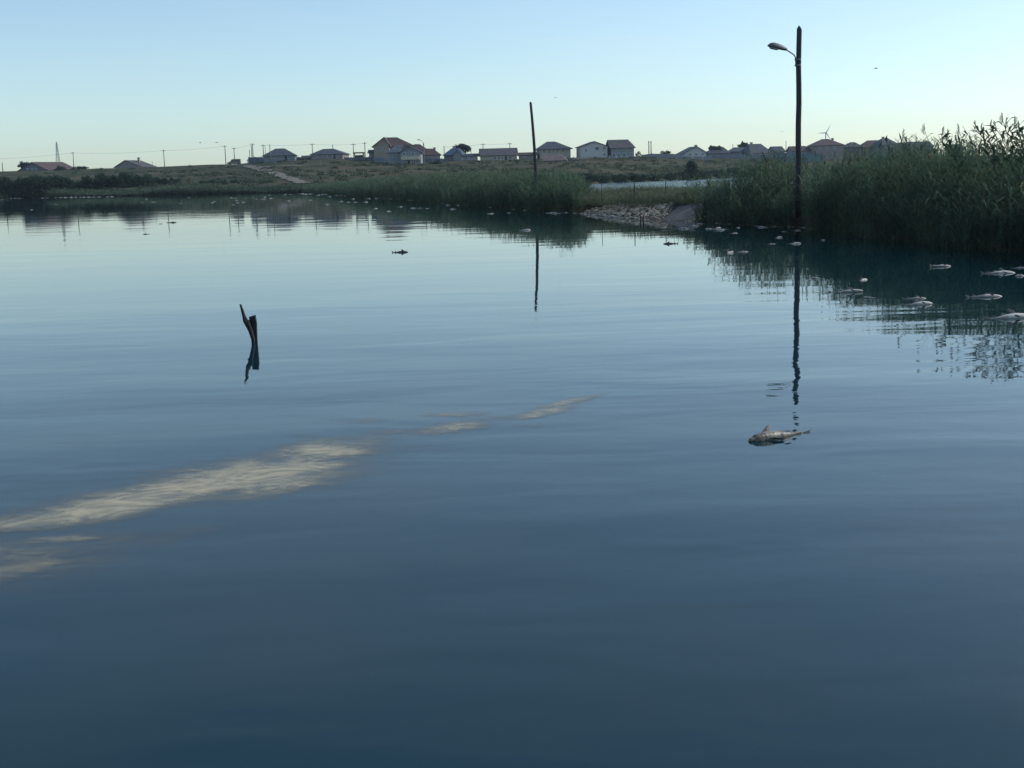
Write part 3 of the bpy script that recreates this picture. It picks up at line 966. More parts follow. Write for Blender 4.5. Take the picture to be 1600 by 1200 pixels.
for key, px, yt, yb, Y, r, lb, arm, lamp in [
    (5, 5, 254, 272, 480, 0.20, 'short pole at the left edge beside the red roofed house', False, False),
    (116, 115.5, 237.5, 268, 470, 0.16, 'pole standing alone just right of the lattice tower', True, False),
    (239, 238.5, 252, 264, 455, 0.10, 'short thin pole right of the pinkish gabled house', False, False),
    (257, 257.5, 234, 263, 455, 0.16, 'tall pole alone on the bare ridge left of the van', True, False),
    (353, 353.2, 227, 259, 445, 0.17, 'pole behind the bonnet of the parked van', True, False),
    (367, 367.2, 230.5, 260, 440, 0.17, 'pole in front of the side of the parked van', True, False),
    (391, 391, 234, 256, 430, 0.13, 'short pole left of the twin poles on the wall end', False, False),
    (394, 394.2, 227, 256, 430, 0.15, 'left and shorter one of the twin poles by the dirt track', False, False),
    (396, 396.2, 224, 256, 430, 0.18, 'right and taller one of the twin poles by the dirt track', True, False),
    (412, 412.3, 225.5, 250, 428, 0.17, 'pole behind the left eave of the blue grey bungalow', True, False),
    (416, 416.5, 228, 268, 400, 0.09, 'thin pole rising from the dirt track before the blue grey bungalow', False, False),
    (423, 423, 225.5, 254, 400, 0.14, 'pole before the front wall of the blue grey bungalow', False, False),
    (433, 433, 246, 286, 330, 0.10, 'pale pole on the slope where the dirt track passes', False, False),
    (469, 469, 270, 289, 300, 0.10, 'short dark post at the lower end of the dirt track', False, False),
    (489, 489, 224, 250, 425, 0.15, 'pole behind the left side of the low hipped house', True, False),
    (501, 501.5, 247, 275, 360, 0.10, 'pole on the grass slope below the low hipped house', False, False),
    (521, 521, 226, 250, 425, 0.14, 'pole behind the right side of the low hipped house', False, False),
    (539, 538.5, 258, 287, 320, 0.09, 'thin pole on the slope between the hipped house and the carport', False, False),
    (553, 553, 224, 250, 415, 0.15, 'pole at the left end of the flat carport roof', True, False),
    (571, 571, 222, 250, 415, 0.15, 'pole between the flat carport and the tall brown house', True, False),
    (663, 663.5, 223, 268, 345, 0.17, 'dark lamp pole in front of the balcony house', False, True),
    (694, 694.5, 228, 250, 415, 0.15, 'pole left of the bright blue roof', False, False),
    (735, 736.5, 229, 250, 410, 0.12, 'pole right of the tree behind the blue roofed house', False, False),
    (755, 755.3, 224, 248, 415, 0.15, 'pole behind the left end of the long low house', True, False),
    (797, 797.2, 223, 248, 415, 0.15, 'pole behind the right end of the long low house', True, False),
    (1014, 1014, 220, 247, 412, 0.19, 'left one of the pair of poles right of the steep roofed house', False, False),
    (1017, 1017.4, 220, 247, 412, 0.19, 'right one of the pair of poles right of the steep roofed house', False, False),
    (1148, 1145, 225, 248, 470, 0.15, 'short pole left of the small tree on the right hand ridge', False, False),
    (1228, 1228, 220, 248, 475, 0.14, 'pole just left of the tall street lamp, above the teal fence', False, False)]:
    PT[key] = utility_pole(px, yt, yb, Y, r, lb, arm, lamp)

def wire(a, c, label):
    pts = [a.lerp(c, t / 10) - Vector((0, 0, 0.012 * (c - a).length * 4 * (t / 10) * (1 - t / 10))) for t in range(11)]
    o0 = pts[0].copy()
    o = MB().tube([p - o0 for p in pts], 0.022, 4).build('overhead_wire', M['wire']); o.location = o0
    tag(o, label, 'wire')
for a, c, lb in [(116, 257, 'long overhead wire between the lattice tower side pole and the ridge pole'), (257, 353, 'overhead wire from the ridge pole to the van'),
                 (367, 396, 'short overhead wire from the van to the twin poles'), (412, 489, 'overhead wire above the blue grey bungalow'),
                 (489, 553, 'overhead wire above the low hipped house'), (553, 571, 'short overhead wire above the flat carport'),
                 (694, 755, 'overhead wire above the blue roofed house'), (755, 797, 'overhead wire above the long low house')]:
    wire(PT[a] - Vector((0, 0, 0.3)), PT[c] - Vector((0, 0, 0.3)), lb)
wire(at(-60, 250, 480), PT[116] - Vector((0, 0, .3)), 'overhead wire running off the left edge above the red roofed house')

def pylon():
    Y = 760
    b = at(92, 268, Y); t = at(90.3, 221.5, Y)
    h = t.z - b.z
    root = empty('lattice_tower', b)
    tag(root, 'thin steel lattice power tower behind the red roofed house', 'lattice tower')
    w = 1.35
    def c(k, z):
        f = w * (1 - 0.9 * z / h)
        return Vector(((-1, 1, 1, -1)[k] * f, (-1, -1, 1, 1)[k] * f, z))
    for k in range(4):
        MB().tube([c(k, -2), c(k, h)], [0.11, 0.06], 5).build('leg', M['steel'], root)
    zs = [h * (1 - (1 - i / 11) ** 1.25) for i in range(12)]
    for k in range(4):
        mb = MB()
        for i in range(11):
            z0, z1 = zs[i], zs[i + 1]
            mb.tube([c(k, z0), c((k + 1) % 4, z1)], 0.05, 4)
            mb.tube([c((k + 1) % 4, z0), c(k, z1)], 0.05, 4)
        mb.build('bracing', M['steel'], root)
    for z, l in ((h * 0.72, 1.5), (h * 0.82, 1.3), (h * 0.91, 1.1)):
        MB().tube([(-l, 0, z), (0, 0, z + 0.25), (l, 0, z)], [0.05, 0.14, 0.05], 5).build('crossarm', M['steel'], root)
pylon()

def turbine():
    Y = 1500
    b = at(1290, 240, Y); hub = at(1290, 208, Y)
    root = empty('wind_turbine', b)
    tag(root, 'distant white wind turbine behind the hipped house on the right', 'wind turbine')
    hz = hub.z - b.z
    MB().tube([(0, 0, -30), (0, 0, hz)], [1.3, 0.75], 12).build('tower', M['white_blade'], root, True)
    MB().tube([(0, 2.4, hz + 0.4), (0, 0, hz + 0.4), (0, -2, hz + 0.4)], [0.8, 1.0, 0.6], 10).build('nacelle', M['white_blade'], root, True)
    for a in (62, 182, 302):
        r = math.radians(a)
        d = Vector((math.cos(r), 0, math.sin(r)))
        o = Vector((0, -1.9, hz + 0.4))
        MB().tube([o, o + d * 1.8, o + d * 4.6, o + d * 10], [0.35, 0.6, 0.45, 0.15], 8, squash=0.4).build('blade', M['white_blade'], root, True)
turbine()

def bird(px, py, Y, span, ang, label):
    p = at(px, py, Y)
    root = empty('bird', p, ang)
    tag(root, label, 'bird')
    s = span
    MB().tube([(-0.22 * s, 0, 0), (-0.1 * s, 0, 0.01 * s), (0.08 * s, 0, 0), (0.18 * s, 0, 0.01 * s), (0.26 * s, 0, 0)], [0.01 * s, 0.05 * s, 0.06 * s, 0.035 * s, 0.006 * s], 8).build('body', M['bird'], root, True)
    for sy in (-1, 1):
        mb = MB()
        rows = [(0.03, 0.0, 0.10, -0.08), (0.25, 0.10, 0.09, -0.07), (0.5, 0.06, -0.02, -0.08)]
        for th in (0.012, -0.012):
            for y, z, x0, x1 in rows:
                mb.v += [(x0 * s, sy * y * s, (z + th) * s), (x1 * s, sy * y * s, (z + th) * s)]
        for i in range(2):
            a = i * 2
            mb.f += [(a, a + 1, a + 3, a + 2), (a + 8, a + 6, a + 7, a + 9)] if False else [(a, a + 1, a + 3, a + 2), (a + 6, a + 8, a + 9, a + 7)]
            mb.f += [(a, a + 2, a + 8, a + 6), (a + 1, a + 7, a + 9, a + 3)]
        mb.f += [(4, 5, 11, 10), (0, 6, 7, 1)]
        mb.build('wing', M['bird'], root)
bird(1368.5, 107, 170, 0.9, 0.3, 'small dark bird flying right of the street lamp')
bird(868, 152.5, 170, 0.6, 2.0, 'tiny bird flying above the bare leaning pole')
bird(313, 223, 260, 0.9, 0.5, 'left one of two tiny birds over the bare ridge')
bird(338.5, 223, 260, 1.0, 2.6, 'right one of two tiny birds over the bare ridge')
bird(1222, 205.5, 200, 0.6, 1.0, 'tiny bird low in the sky left of the street lamp')

# ------------------------------------------------------------------ houses
def roof_mesh(faces, th):
    """faces: lists of points of the top skin; returns a closed slab"""
    key = {}
    V = []
    def vid(p):
        k = tuple(round(c, 3) for c in p)
        if k not in key:
            key[k] = len(V); V.append(k)
        return key[k]
    top = [[vid(p) for p in f] for f in faces]
    top = [[i for j, i in enumerate(f) if i != f[j - 1]] for f in top]
    top = [f for f in top if len(f) >= 3]
    n = len(V)
    mb = MB()
    mb.v = V + [(x, y, z - th) for x, y, z in V]
    cnt = {}
    for f in top:
        for j in range(len(f)):
            e = (f[j - 1], f[j]); cnt[tuple(sorted(e))] = cnt.get(tuple(sorted(e)), 0) + 1
    for f in top:
        mb.f.append(tuple(f)); mb.f.append(tuple(i + n for i in reversed(f)))
        for j in range(len(f)):
            a, b = f[j - 1], f[j]
            if cnt[tuple(sorted((a, b)))] == 1:
                mb.f.append((b, a, a + n, b + n))
    return mb

def house(label, pl, pr, yb, ye, D, yr, kind, ra, rb, wall, roof, wins=(), depth=8.0, rz=0.0, chim=None, door=None, ov=0.45, name='house', cat='house', balcony=None, parapet=None):
    pc = (pl + pr) / 2
    base = at(pc, yb, D)
    root = empty(name, base, rz)
    tag(root, label, cat)
    s = (at(pr, yb, D).x - at(pl, yb, D).x) / (pr - pl)
    X = lambda p: (p - pc) * s
    Z = lambda y, dy=0.0, px=None: at(pc, y, D + dy).z - base.z
    w = X(pr); ez = Z(ye); d = depth
    rzh = Z(yr, 0 if kind == 'front' else d / 2)
    o = ov
    drop = o * (rzh - ez) / (w if kind == 'front' else d / 2)
    E = [(-w - o, -o, ez - (drop if kind != 'front' else drop)), (w + o, -o, ez - drop), (w + o, d + o, ez - drop), (-w - o, d + o, ez - drop)]
    wm = MB()
    if kind == 'front':
        xp = X(ra)
        R0, R1 = (xp, -o, rzh), (xp, d + o, rzh)
        faces = [[E[0], R0, R1, E[3]][::-1], [E[1], E[2], R1, R0]]
        faces[0] = [E[3], E[0], R0, R1]
        wm.prism([(-w, -2.5), (w, -2.5), (w, ez - 0.05), (xp, rzh - 0.12), (-w, ez - 0.05)], 0, d, 'y')
    else:
        xa, xb = X(ra), X(rb)
        ga = xa < -w + 1.0; gb = xb > w - 1.0
        if ga: xa = -w - o
        if gb: xb = w + o
        R0, R1 = (xa, d / 2, rzh), (xb, d / 2, rzh)
        faces = [[E[0], E[1], R1, R0], [E[2], E[3], R0, R1]]
        if not ga: faces.append([E[3], E[0], R0])
        if not gb: faces.append([E[1], E[2], R1])
        wm.box(-w, w, 0, d, -2.5, ez - 0.05)
        if ga or gb:
            wm = MB()
            wm.box(-w, w, 0, d, -2.5, ez - 0.3)
            if ga: wm.prism([(0.05, ez - 0.31), (d - 0.05, ez - 0.31), (d / 2, rzh - 0.25)], -w + 0.02, -w + 0.3, 'x')
            if gb: wm.prism([(0.05, ez - 0.31), (d - 0.05, ez - 0.31), (d / 2, rzh - 0.25)], w - 0.3, w - 0.02, 'x')
    wm.build('wall', M[wall], root)
    rf = roof_mesh(faces, 0.18).build('roof', M[roof], root)
    if chim:
        cx = X(chim[0]); cz = Z(chim[1], d / 2)
        cm_ = MB().box(cx - 0.35, cx + 0.35, d / 2 + 0.3, d / 2 + 1.0, ez, cz)
        cm_.box(cx - 0.45, cx + 0.45, d / 2 + 0.2, d / 2 + 1.1, cz, cz + 0.15)
        cm_.build('chimney', M['tan'], rf)
    for (a, b, y0, y1) in wins:
        xa_, xb_, zt, zb = X(a), X(b), Z(y0), Z(y1)
        t = min(0.14, (xb_ - xa_) * 0.15)
        fm = MB()
        fm.box(xa_, xa_ + t, -0.09, 0.03, zb, zt).box(xb_ - t, xb_, -0.09, 0.03, zb, zt)
        fm.box(xa_ + t, xb_ - t, -0.087, 0.03, zt - t, zt).box(xa_ + t, xb_ - t, -0.12, 0.03, zb, zb + t)
        fm.box((xa_ + xb_) / 2 - t * 0.4, (xa_ + xb_) / 2 + t * 0.4, -0.083, 0.03, zb + t, zt - t)
        win = fm.build('window', M['frame'], root)
        MB().box(xa_ + t * 0.5, xb_ - t * 0.5, -0.04, 0.02, zb + t * 0.5, zt - t * 0.5).build('pane', M['glass'], win)
    if door:
        a, b, y0, y1 = door
        dm = MB().box(X(a), X(b), -0.07, 0.03, Z(y1), Z(y0)).build('door', M['bark'], root)
        MB().box(X(b) - 0.2, X(b) - 0.12, -0.12, -0.07, (Z(y0) + Z(y1)) / 2, (Z(y0) + Z(y1)) / 2 + 0.12).build('handle', M['steel'], dm)
    if balcony:
        a, b, y0, y1, mt = balcony
        MB().box(X(a), X(b), -1.3, -0.02, Z(y1) - 0.1, Z(y1) + 0.08).box(X(a), X(b), -1.3, -1.2, Z(y1) + 0.08, Z(y0)).box(X(a), X(a) + 0.1, -1.2, -0.02, Z(y1) + 0.08, Z(y0)).box(X(b) - 0.1, X(b), -1.2, -0.02, Z(y1) + 0.08, Z(y0)).build('balcony', M[mt], root)
    if parapet:
        a, b, y0, y1, mt = parapet
        MB().box(X(a), X(b), -0.16, -0.02, Z(y1), Z(y0)).build('band', M[mt], root)
    return root

house('dark house with a red roof slope at the far left', 20, 84, 272, 267, 478, 253, 'front', 52, 52, 'dim', 'r_red', [(40, 44.5, 262.5, 268), (49, 52.5, 262, 268), (56, 60, 262.5, 268)], 16, math.radians(-22))
house('small pinkish gabled house with a chimney above the left bushes', 178, 224, 271, 260, 465, 250, 'front', 197, 197, 'pink', 'r_grey', [(186, 189.5, 262, 266), (195, 199, 262, 266.5), (209, 213, 262, 266.5)], 10, math.radians(-14), (206.5, 247))
house('blue grey bungalow with a shallow roof beside the dirt track', 412, 461, 254, 242, 410, 232, 'side', 430, 444, 'bluegrey', 'r_slate', [(424, 430, 244, 248), (436, 442, 244, 248.5), (450, 455, 244, 248.5)], 10, math.radians(6), None, (445.5, 448.5, 244, 252))
house('low hipped house left of the flat carport', 486, 536, 252, 240, 412, 232.5, 'side', 500, 517, 'pink', 'r_slate', [(492, 496, 242, 246), (504, 520, 242, 246), (526, 530, 242, 246)], 10, math.radians(-5), None, (522, 524.5, 242, 250))
house('small shed against the left side of the low hipped house', 472, 484, 253, 246.5, 414, 243, 'side', 472, 484, 'dim', 'r_dark', [(476, 480, 247.5, 250)], 5, 0, name='shed', cat='shed')
house('tall brown two storey house with the highest red brown roof', 586, 645, 256, 226.5, 400, 214.5, 'side', 600, 622, 'tan', 'r_brown', [(590, 593, 231, 236), (596, 599, 231, 236), (603, 606, 231, 236), (590, 593, 240, 245), (598, 602, 240, 245)], 12, math.radians(5), None, None, 0.7)
house('front gable wing on the left of the tall brown house', 585, 609, 256, 226, 396, 214, 'front', 602, 602, 'tan', 'r_brown', [(589, 592, 230, 236), (594.5, 597.5, 230, 236), (600, 603, 230, 236)], 4, 0, None, None, 0.6, name='house_wing', cat='house')
house('low annex at the left foot of the tall brown house', 577, 585, 250, 238, 399, 234, 'side', 577, 585, 'dim', 'r_dark', [(579, 582, 241, 245)], 5, 0, name='annex', cat='annex')
house('blue grey side wing beside the balcony house', 608, 627, 266, 237, 374, 226.5, 'side', 618, 627, 'grey', 'r_steel', [(611, 614, 241, 246), (618, 621, 241, 246), (611, 614, 252, 257)], 8, 0, None, None, 0.4, name='house_wing', cat='house')
house('two storey house with a pale balcony in front of the brown house', 626.5, 658, 266, 236.5, 370, 227.5, 'front', 641, 641, 'grey', 'r_steel', [(630, 635, 237.8, 243), (636.5, 639, 237.8, 243), (644, 649, 237.8, 243), (651, 655, 237.8, 243), (630, 635.5, 251.5, 258.5), (643.5, 650, 251, 258.5)], 9, 0, None, (638, 641, 251, 261), 0.6, balcony=(628, 656.5, 244, 249, 'beige'))
house('red brown roofed house behind the balcony house', 648, 668, 252, 234, 402, 225, 'side', 648, 655, 'pink', 'r_brown', [(659, 663, 236, 240)], 9, 0)
house('low pinkish house with dark openings right of the lamp pole', 664, 688, 254, 241, 392, 232, 'side', 667, 677, 'pink', 'r_brown', [(667, 671, 243, 246.5), (674, 679, 243.5, 247), (681, 686, 243.5, 247)], 9, math.radians(4), chim=(680, 231))
house('small house with a bright blue roof', 694, 721, 252, 241, 400, 231.5, 'side', 703, 715, 'grey', 'r_blue', [(704, 713, 246, 250)], 8, math.radians(-8), chim=(706, 229))
house('front gable of the blue roofed house', 708, 722, 252, 241.5, 395, 233, 'front', 715, 715, 'grey', 'r_slate', [(711, 714, 243, 246)], 4, 0, name='porch', cat='porch')
house('low white outbuilding between the blue roof and the long house', 722, 746, 252, 243, 400, 240, 'side', 722, 746, 'white', 'r_dark', [(726, 731, 245, 248), (735, 740, 245, 248)], 5, 0, name='outbuilding', cat='outbuilding')
house('long low house with a plain grey brown roof and a dark porch', 752, 808, 254, 241.5, 398, 231.5, 'side', 755, 805, 'cream', 'r_grey', [(771, 776, 244.5, 250), (777, 782, 244.5, 250), (783, 787, 244.5, 250), (794, 800, 244, 249)], 9, math.radians(3), None, (789, 792, 244.5, 252))
house('low red brown shed just left of the bare leaning pole', 811, 838, 254, 241.5, 398, 238, 'side', 811, 838, 'pink', 'r_brown', [(818, 822, 243.5, 247)], 6, 0, name='shed', cat='shed')
house('pale two storey house with a row of upper windows right of the bare pole', 844, 892, 252, 231, 398, 221, 'side', 858, 871, 'cream', 'r_slate', [(848, 853, 233, 239), (857, 861, 233, 239.5), (863, 867, 233, 239.5), (869, 873, 233, 239.5), (878, 882, 233, 239)], 10, math.radians(5), None, None, 0.7)
house('low shed with a faded red roof in front of the pale two storey house', 850, 884, 262, 249.5, 372, 241, 'side', 850, 876, 'dim', 'r_pinkish', [(858, 864, 251, 255), (872, 878, 251, 255)], 7, math.radians(-6), name='shed', cat='shed')
house('whitewashed gabled house with two upper windows', 907, 949.5, 252, 228, 396, 220.5, 'front', 929, 929, 'white', 'r_slate', [(914.5, 917, 232, 237), (930, 936.5, 229, 235), (942, 947, 229, 234), (942.5, 947, 239.5, 244)], 10, math.radians(4), None, None, 0.5)
house('steep grey roofed house with a row of ground floor windows', 955, 991, 252, 229.5, 396, 218, 'side', 957, 986, 'grey', 'r_grey', [(963, 966, 232, 235), (970, 973, 232, 235), (977, 980, 232, 235), (957, 962, 239, 244.5), (964.5, 969.5, 239, 244.5), (972, 977.5, 239, 244.5), (985, 989, 239, 243.5)], 9, math.radians(5), None, None, 0.5)
house('pale gabled house left of the round green tree', 1069, 1104, 252, 238, 428, 228.5, 'front', 1089, 1089, 'white', 'r_slate', [(1076, 1080, 239.5, 243), (1086, 1090, 239.5, 243), (1096, 1100, 239.5, 243)], 10, math.radians(6), chim=(1094, 227))
house('low bluish house right of the round green tree', 1104, 1140, 252, 238.5, 436, 229.5, 'side', 1122, 1133, 'bluegrey', 'r_slate', [(1109, 1113, 240, 243.5), (1118, 1123, 240, 243.5)], 9, 0)
house('low dark roofed house below the small tree on the right hand ridge', 1142, 1176, 252, 236, 455, 230, 'side', 1150, 1168, 'bluegrey', 'r_slate', [(1155, 1159, 238, 241.5), (1164, 1168, 238, 241.5)], 9, 0)
house('dark blue roofed house with a pale gable right of the small tree', 1172, 1207, 252, 238, 450, 224.5, 'side', 1178, 1199, 'white', 'r_slate', [(1180, 1184, 240, 243), (1192, 1196, 240, 243)], 10, math.radians(14), chim=(1184, 222.5))
house('small steep roofed house left of the tall street lamp', 1211, 1226, 252, 236, 455, 228.5, 'side', 1212.5, 1223, 'grey', 'r_slate', [(1215, 1218, 238, 241)], 8, math.radians(8))
house('low house partly hidden behind the tall street lamp', 1238, 1271, 252, 235, 460, 228, 'side', 1240, 1262, 'grey', 'r_brown', [(1242, 1245, 237, 240), (1256, 1260, 237, 240)], 9, 0)
house('pinkish hipped house in front of the wind turbine', 1274, 1318, 252, 226, 455, 217, 'side', 1290, 1301, 'pink', 'r_red', [(1280, 1284, 229, 233), (1290, 1294, 229, 233), (1302, 1306, 229, 233)], 10, math.radians(3), chim=(1308, 216.5))
house('small dark roofed house right of the hipped house with the turbine', 1323, 1347, 252, 229, 462, 222, 'side', 1333, 1340, 'dim', 'r_dark', [(1328, 1331, 230, 233)], 9, 0)
house('house with a long red roof near the right end of the ridge', 1348, 1390, 252, 229, 462, 219, 'side', 1360, 1380, 'pink', 'r_red', [(1353, 1357, 230, 234)], 9, 0)
house('tall slate roofed house right of the long red roof', 1376, 1403, 252, 225, 455, 215.5, 'side', 1385, 1394, 'bluegrey', 'r_slate', [(1381, 1385, 227, 231), (1391, 1395, 227, 231)], 9, math.radians(6), chim=(1388, 214))
house('low house with dull roof seen over the reeds right of the slate roof', 1403, 1420, 252, 229, 460, 222.5, 'side', 1405, 1417, 'pink', 'r_grey', [(1408, 1411, 230, 233)], 8, 0)
house('flat topped grey house seen over the reeds', 1423, 1456, 252, 228, 455, 221, 'side', 1427, 1453, 'grey', 'r_slate', [(1428, 1431, 229.5, 233), (1440, 1444, 229.5, 233)], 9, 0)
house('rightmost house roof showing among the tall reed heads', 1488, 1505, 252, 230, 455, 225, 'side', 1489, 1503, 'dim', 'r_dark', [(1494, 1497, 231, 234)], 8, 0)

# carport
def carport():
    b = at(560, 250, 405)
    root = empty('carport', b)
    tag(root, 'flat roofed open carport left of the tall brown house', 'carport')
    s = 405 / F
    z = at(560, 239.5, 405).z - b.z
    MB().box(-8 * s, 8.3 * s, 0, 3.5, z, z + 0.35).build('roof', M['r_dark'], root)
    for x in (-7 * s, 7.4 * s):
        for y in (0.3, 3.1):
            MB().box(x - 0.12, x + 0.12, y - 0.12, y + 0.12, -2, z - 0.002).build('post', M['post_wood'], root)
    MB().box(-6.5 * s, 6 * s, 3.15, 3.3, -2, z - 0.5).build('back_wall', M['dim'], root)
carport()

def wall_run(label, pts, Y, th, m, cap=None, name='boundary_wall', cat='wall', posts=None):
    """pts: [(px, y_top, y_bottom)] along the wall"""
    b = at(pts[0][0], pts[0][2], Y if not hasattr(Y, '__len__') else Y[0])
    root = empty(name, b)
    tag(root, label, cat)
    for i in range(len(pts) - 1):
        Ya = Y if not hasattr(Y, '__len__') else Y[i]; Yb = Y if not hasattr(Y, '__len__') else Y[i + 1]
        a0, a1 = at(pts[i][0], pts[i][2], Ya) - b, at(pts[i][0], pts[i][1], Ya) - b
        c0, c1 = at(pts[i + 1][0], pts[i + 1][2], Yb) - b, at(pts[i + 1][0], pts[i + 1][1], Yb) - b
        dz = Vector((0, 0, 0.9)); dy = Vector((0, th, 0))
        mb = MB()
        q = [a0 - dz, c0 - dz, c1, a1]
        mb.v = [tuple(p) for p in q] + [tuple(p + dy) for p in q]
        mb.f = [(0, 1, 2, 3), (7, 6, 5, 4), (0, 4, 5, 1), (1, 5, 6, 2), (2, 6, 7, 3), (3, 7, 4, 0)]
        mb.build('wall_panel', M[m], root)
        pm = MB().box(a1.x - 0.16, a1.x + 0.16, a1.y - 0.05, a1.y + th + 0.05, min(a0.z, a1.z) - 0.9, a1.z + 0.15)
        pm.build('pier', M[cap or m], root)
    return root
wall_run('dark bluish yard wall at the top of the dirt track', [(388.5, 246, 258), (398, 245.5, 257), (407, 245.5, 256), (415, 246, 255)], 422, 0.25, 'dim', 'bluegrey')
wall_run('low wall between the blue grey bungalow and the shed', [(461, 245.5, 252), (467, 245.5, 252), (473, 246, 252)], 418, 0.2, 'dim')
wall_run('grey yard wall left of the tall brown house', [(538, 246, 252), (549, 246, 252), (566, 246.5, 252), (577, 245, 252), (584, 244, 253)], 402, 0.2, 'dim', 'grey')
wall_run('stepped terrace wall below the tall brown house', [(585, 246, 254), (596, 246, 254), (607, 249, 258)], 385, 0.25, 'bluegrey')
wall_run('low stone wall in front of the balcony house', [(602, 258, 266), (616, 260, 267), (632, 261, 268), (648, 261, 268), (660, 260, 267)], 360, 0.25, 'dim', 'grey')
wall_run('yard wall below the low pinkish house', [(662, 248, 256), (676, 248, 256), (690, 248, 255), (704, 247.5, 254)], 386, 0.2, 'dim', 'pink')
wall_run('dark plank fence running down beside the faded red shed', [(884, 249, 257), (900, 250, 259), (918, 252.5, 261), (936, 256, 262)], [378, 375, 370, 366], 0.15, 'dim', 'white', name='fence', cat='fence')
wall_run('pale retaining wall under the whitewashed house', [(896, 246, 250), (912, 246, 250), (930, 245, 249), (936, 244.5, 249)], 388, 0.25, 'cream')
wall_run('low pale wall with piers before the steep roofed house', [(952, 244, 249), (963, 244, 249), (971, 244, 249), (980, 244, 249), (992, 244, 249)], 390, 0.2, 'grey', 'white')
wall_run('dull violet yard wall between the pole pair and the pale gabled house', [(1003, 242, 248), (1018, 240, 247), (1035, 240.5, 247), (1050, 240.5, 247), (1066, 241, 247)], 410, 0.2, 'violet')
wall_run('pale front wall of the pale gabled house yard', [(1066, 244, 250), (1082, 244.5, 250), (1098, 244.5, 250), (1112, 244, 250)], 420, 0.2, 'violet', 'white')
wall_run('low grey wall on the right hand ridge before the dark blue roof', [(1130, 241, 248), (1150, 241, 248), (1172, 242, 248), (1192, 242, 249), (1208, 241, 249)], 440, 0.2, 'bluegrey')
wall_run('teal sheet metal fence behind the foot of the street lamp', [(1214, 239, 248), (1226, 239, 249), (1240, 239.5, 250), (1256, 240, 250), (1270, 240, 250), (1284, 240, 250)], 445, 0.1, 'teal', name='metal_fence', cat='fence')
wall_run('low whitish wall among the left shore bushes', [(145, 291.2, 293), (165, 290.8, 292.5), (190, 290.3, 292), (215, 290, 291.6), (240, 289.6, 291.2), (285, 289, 290.5)], 322, 0.2, 'white')

# vehicles
def vehicle(label, pc, yb, Y, length, height, paint_m, rz, van=True, cat='van', name='parked_van'):
    b = ground_pt(pc, yb) if Y is None else at(pc, yb, Y)
    root = empty(name, b, rz)
    tag(root, label, cat)
    L_, hgt, W = length, height, 1.8
    if van:
        prof = [(-L_ / 2, 0.35), (-L_ / 2, 0.85), (-L_ * 0.44, 1.0), (-L_ * 0.30, 1.12), (-L_ * 0.14, hgt * 0.95), (-L_ * 0.08, hgt), (L_ * 0.46, hgt), (L_ / 2, hgt * 0.9), (L_ / 2, 0.35)]
    else:
        prof = [(-L_ / 2, 0.3), (-L_ / 2, 0.75), (-L_ * 0.28, 0.9), (-L_ * 0.14, hgt), (L_ * 0.22, hgt), (L_ * 0.38, 0.95), (L_ / 2, 0.88), (L_ / 2, 0.3)]
    mb = MB(); mb.prism(prof, -W / 2, W / 2, 'y')
    mb.build('body', M[paint_m], root)
    for sy in (-1, 1):
        y = sy * (W / 2)
        z0, z1 = (1.05, hgt - 0.2) if van else (0.88, hgt - 0.12)
        spans = ((-0.2, -0.02), (0.02, 0.2), (0.24, 0.42)) if van else ((-0.16, 0.02), (0.05, 0.22))
        for a, c in spans:
            MB().box(a * L_, c * L_, min(y, y + sy * 0.015), max(y, y + sy * 0.015), z0, z1).build('side_window', M['glass'], root)
        for a in (-0.31, 0.31):
            wm = MB(); wm.tube([(a * L_, y - sy * 0.2, 0.32), (a * L_, y + sy * 0.02, 0.32)], 0.33, 14)
            wo = wm.build('wheel', M['tyre'], root, False)
            MB().tube([(a * L_, y + sy * 0.021, 0.32), (a * L_, y + sy * 0.035, 0.32)], 0.19, 10).build('rim', M['steel'], wo)
    for sy in (-0.6, 0.6):
        MB().box(-L_ / 2 - 0.03, -L_ / 2 + 0.02, sy - 0.15, sy + 0.15, 0.62, 0.8).build('headlight', M['lens'], root)
vehicle('dark van parked on the bare ridge by two poles', 366, 257.8, 438, 4.6, 2.0, 'p_grey', math.radians(8))
vehicle('dark car parked on the grass below the dark blue roof', 1174, 254.5, 425, 4.2, 1.5, 'p_dark', math.radians(5), False, 'car', 'parked_car')

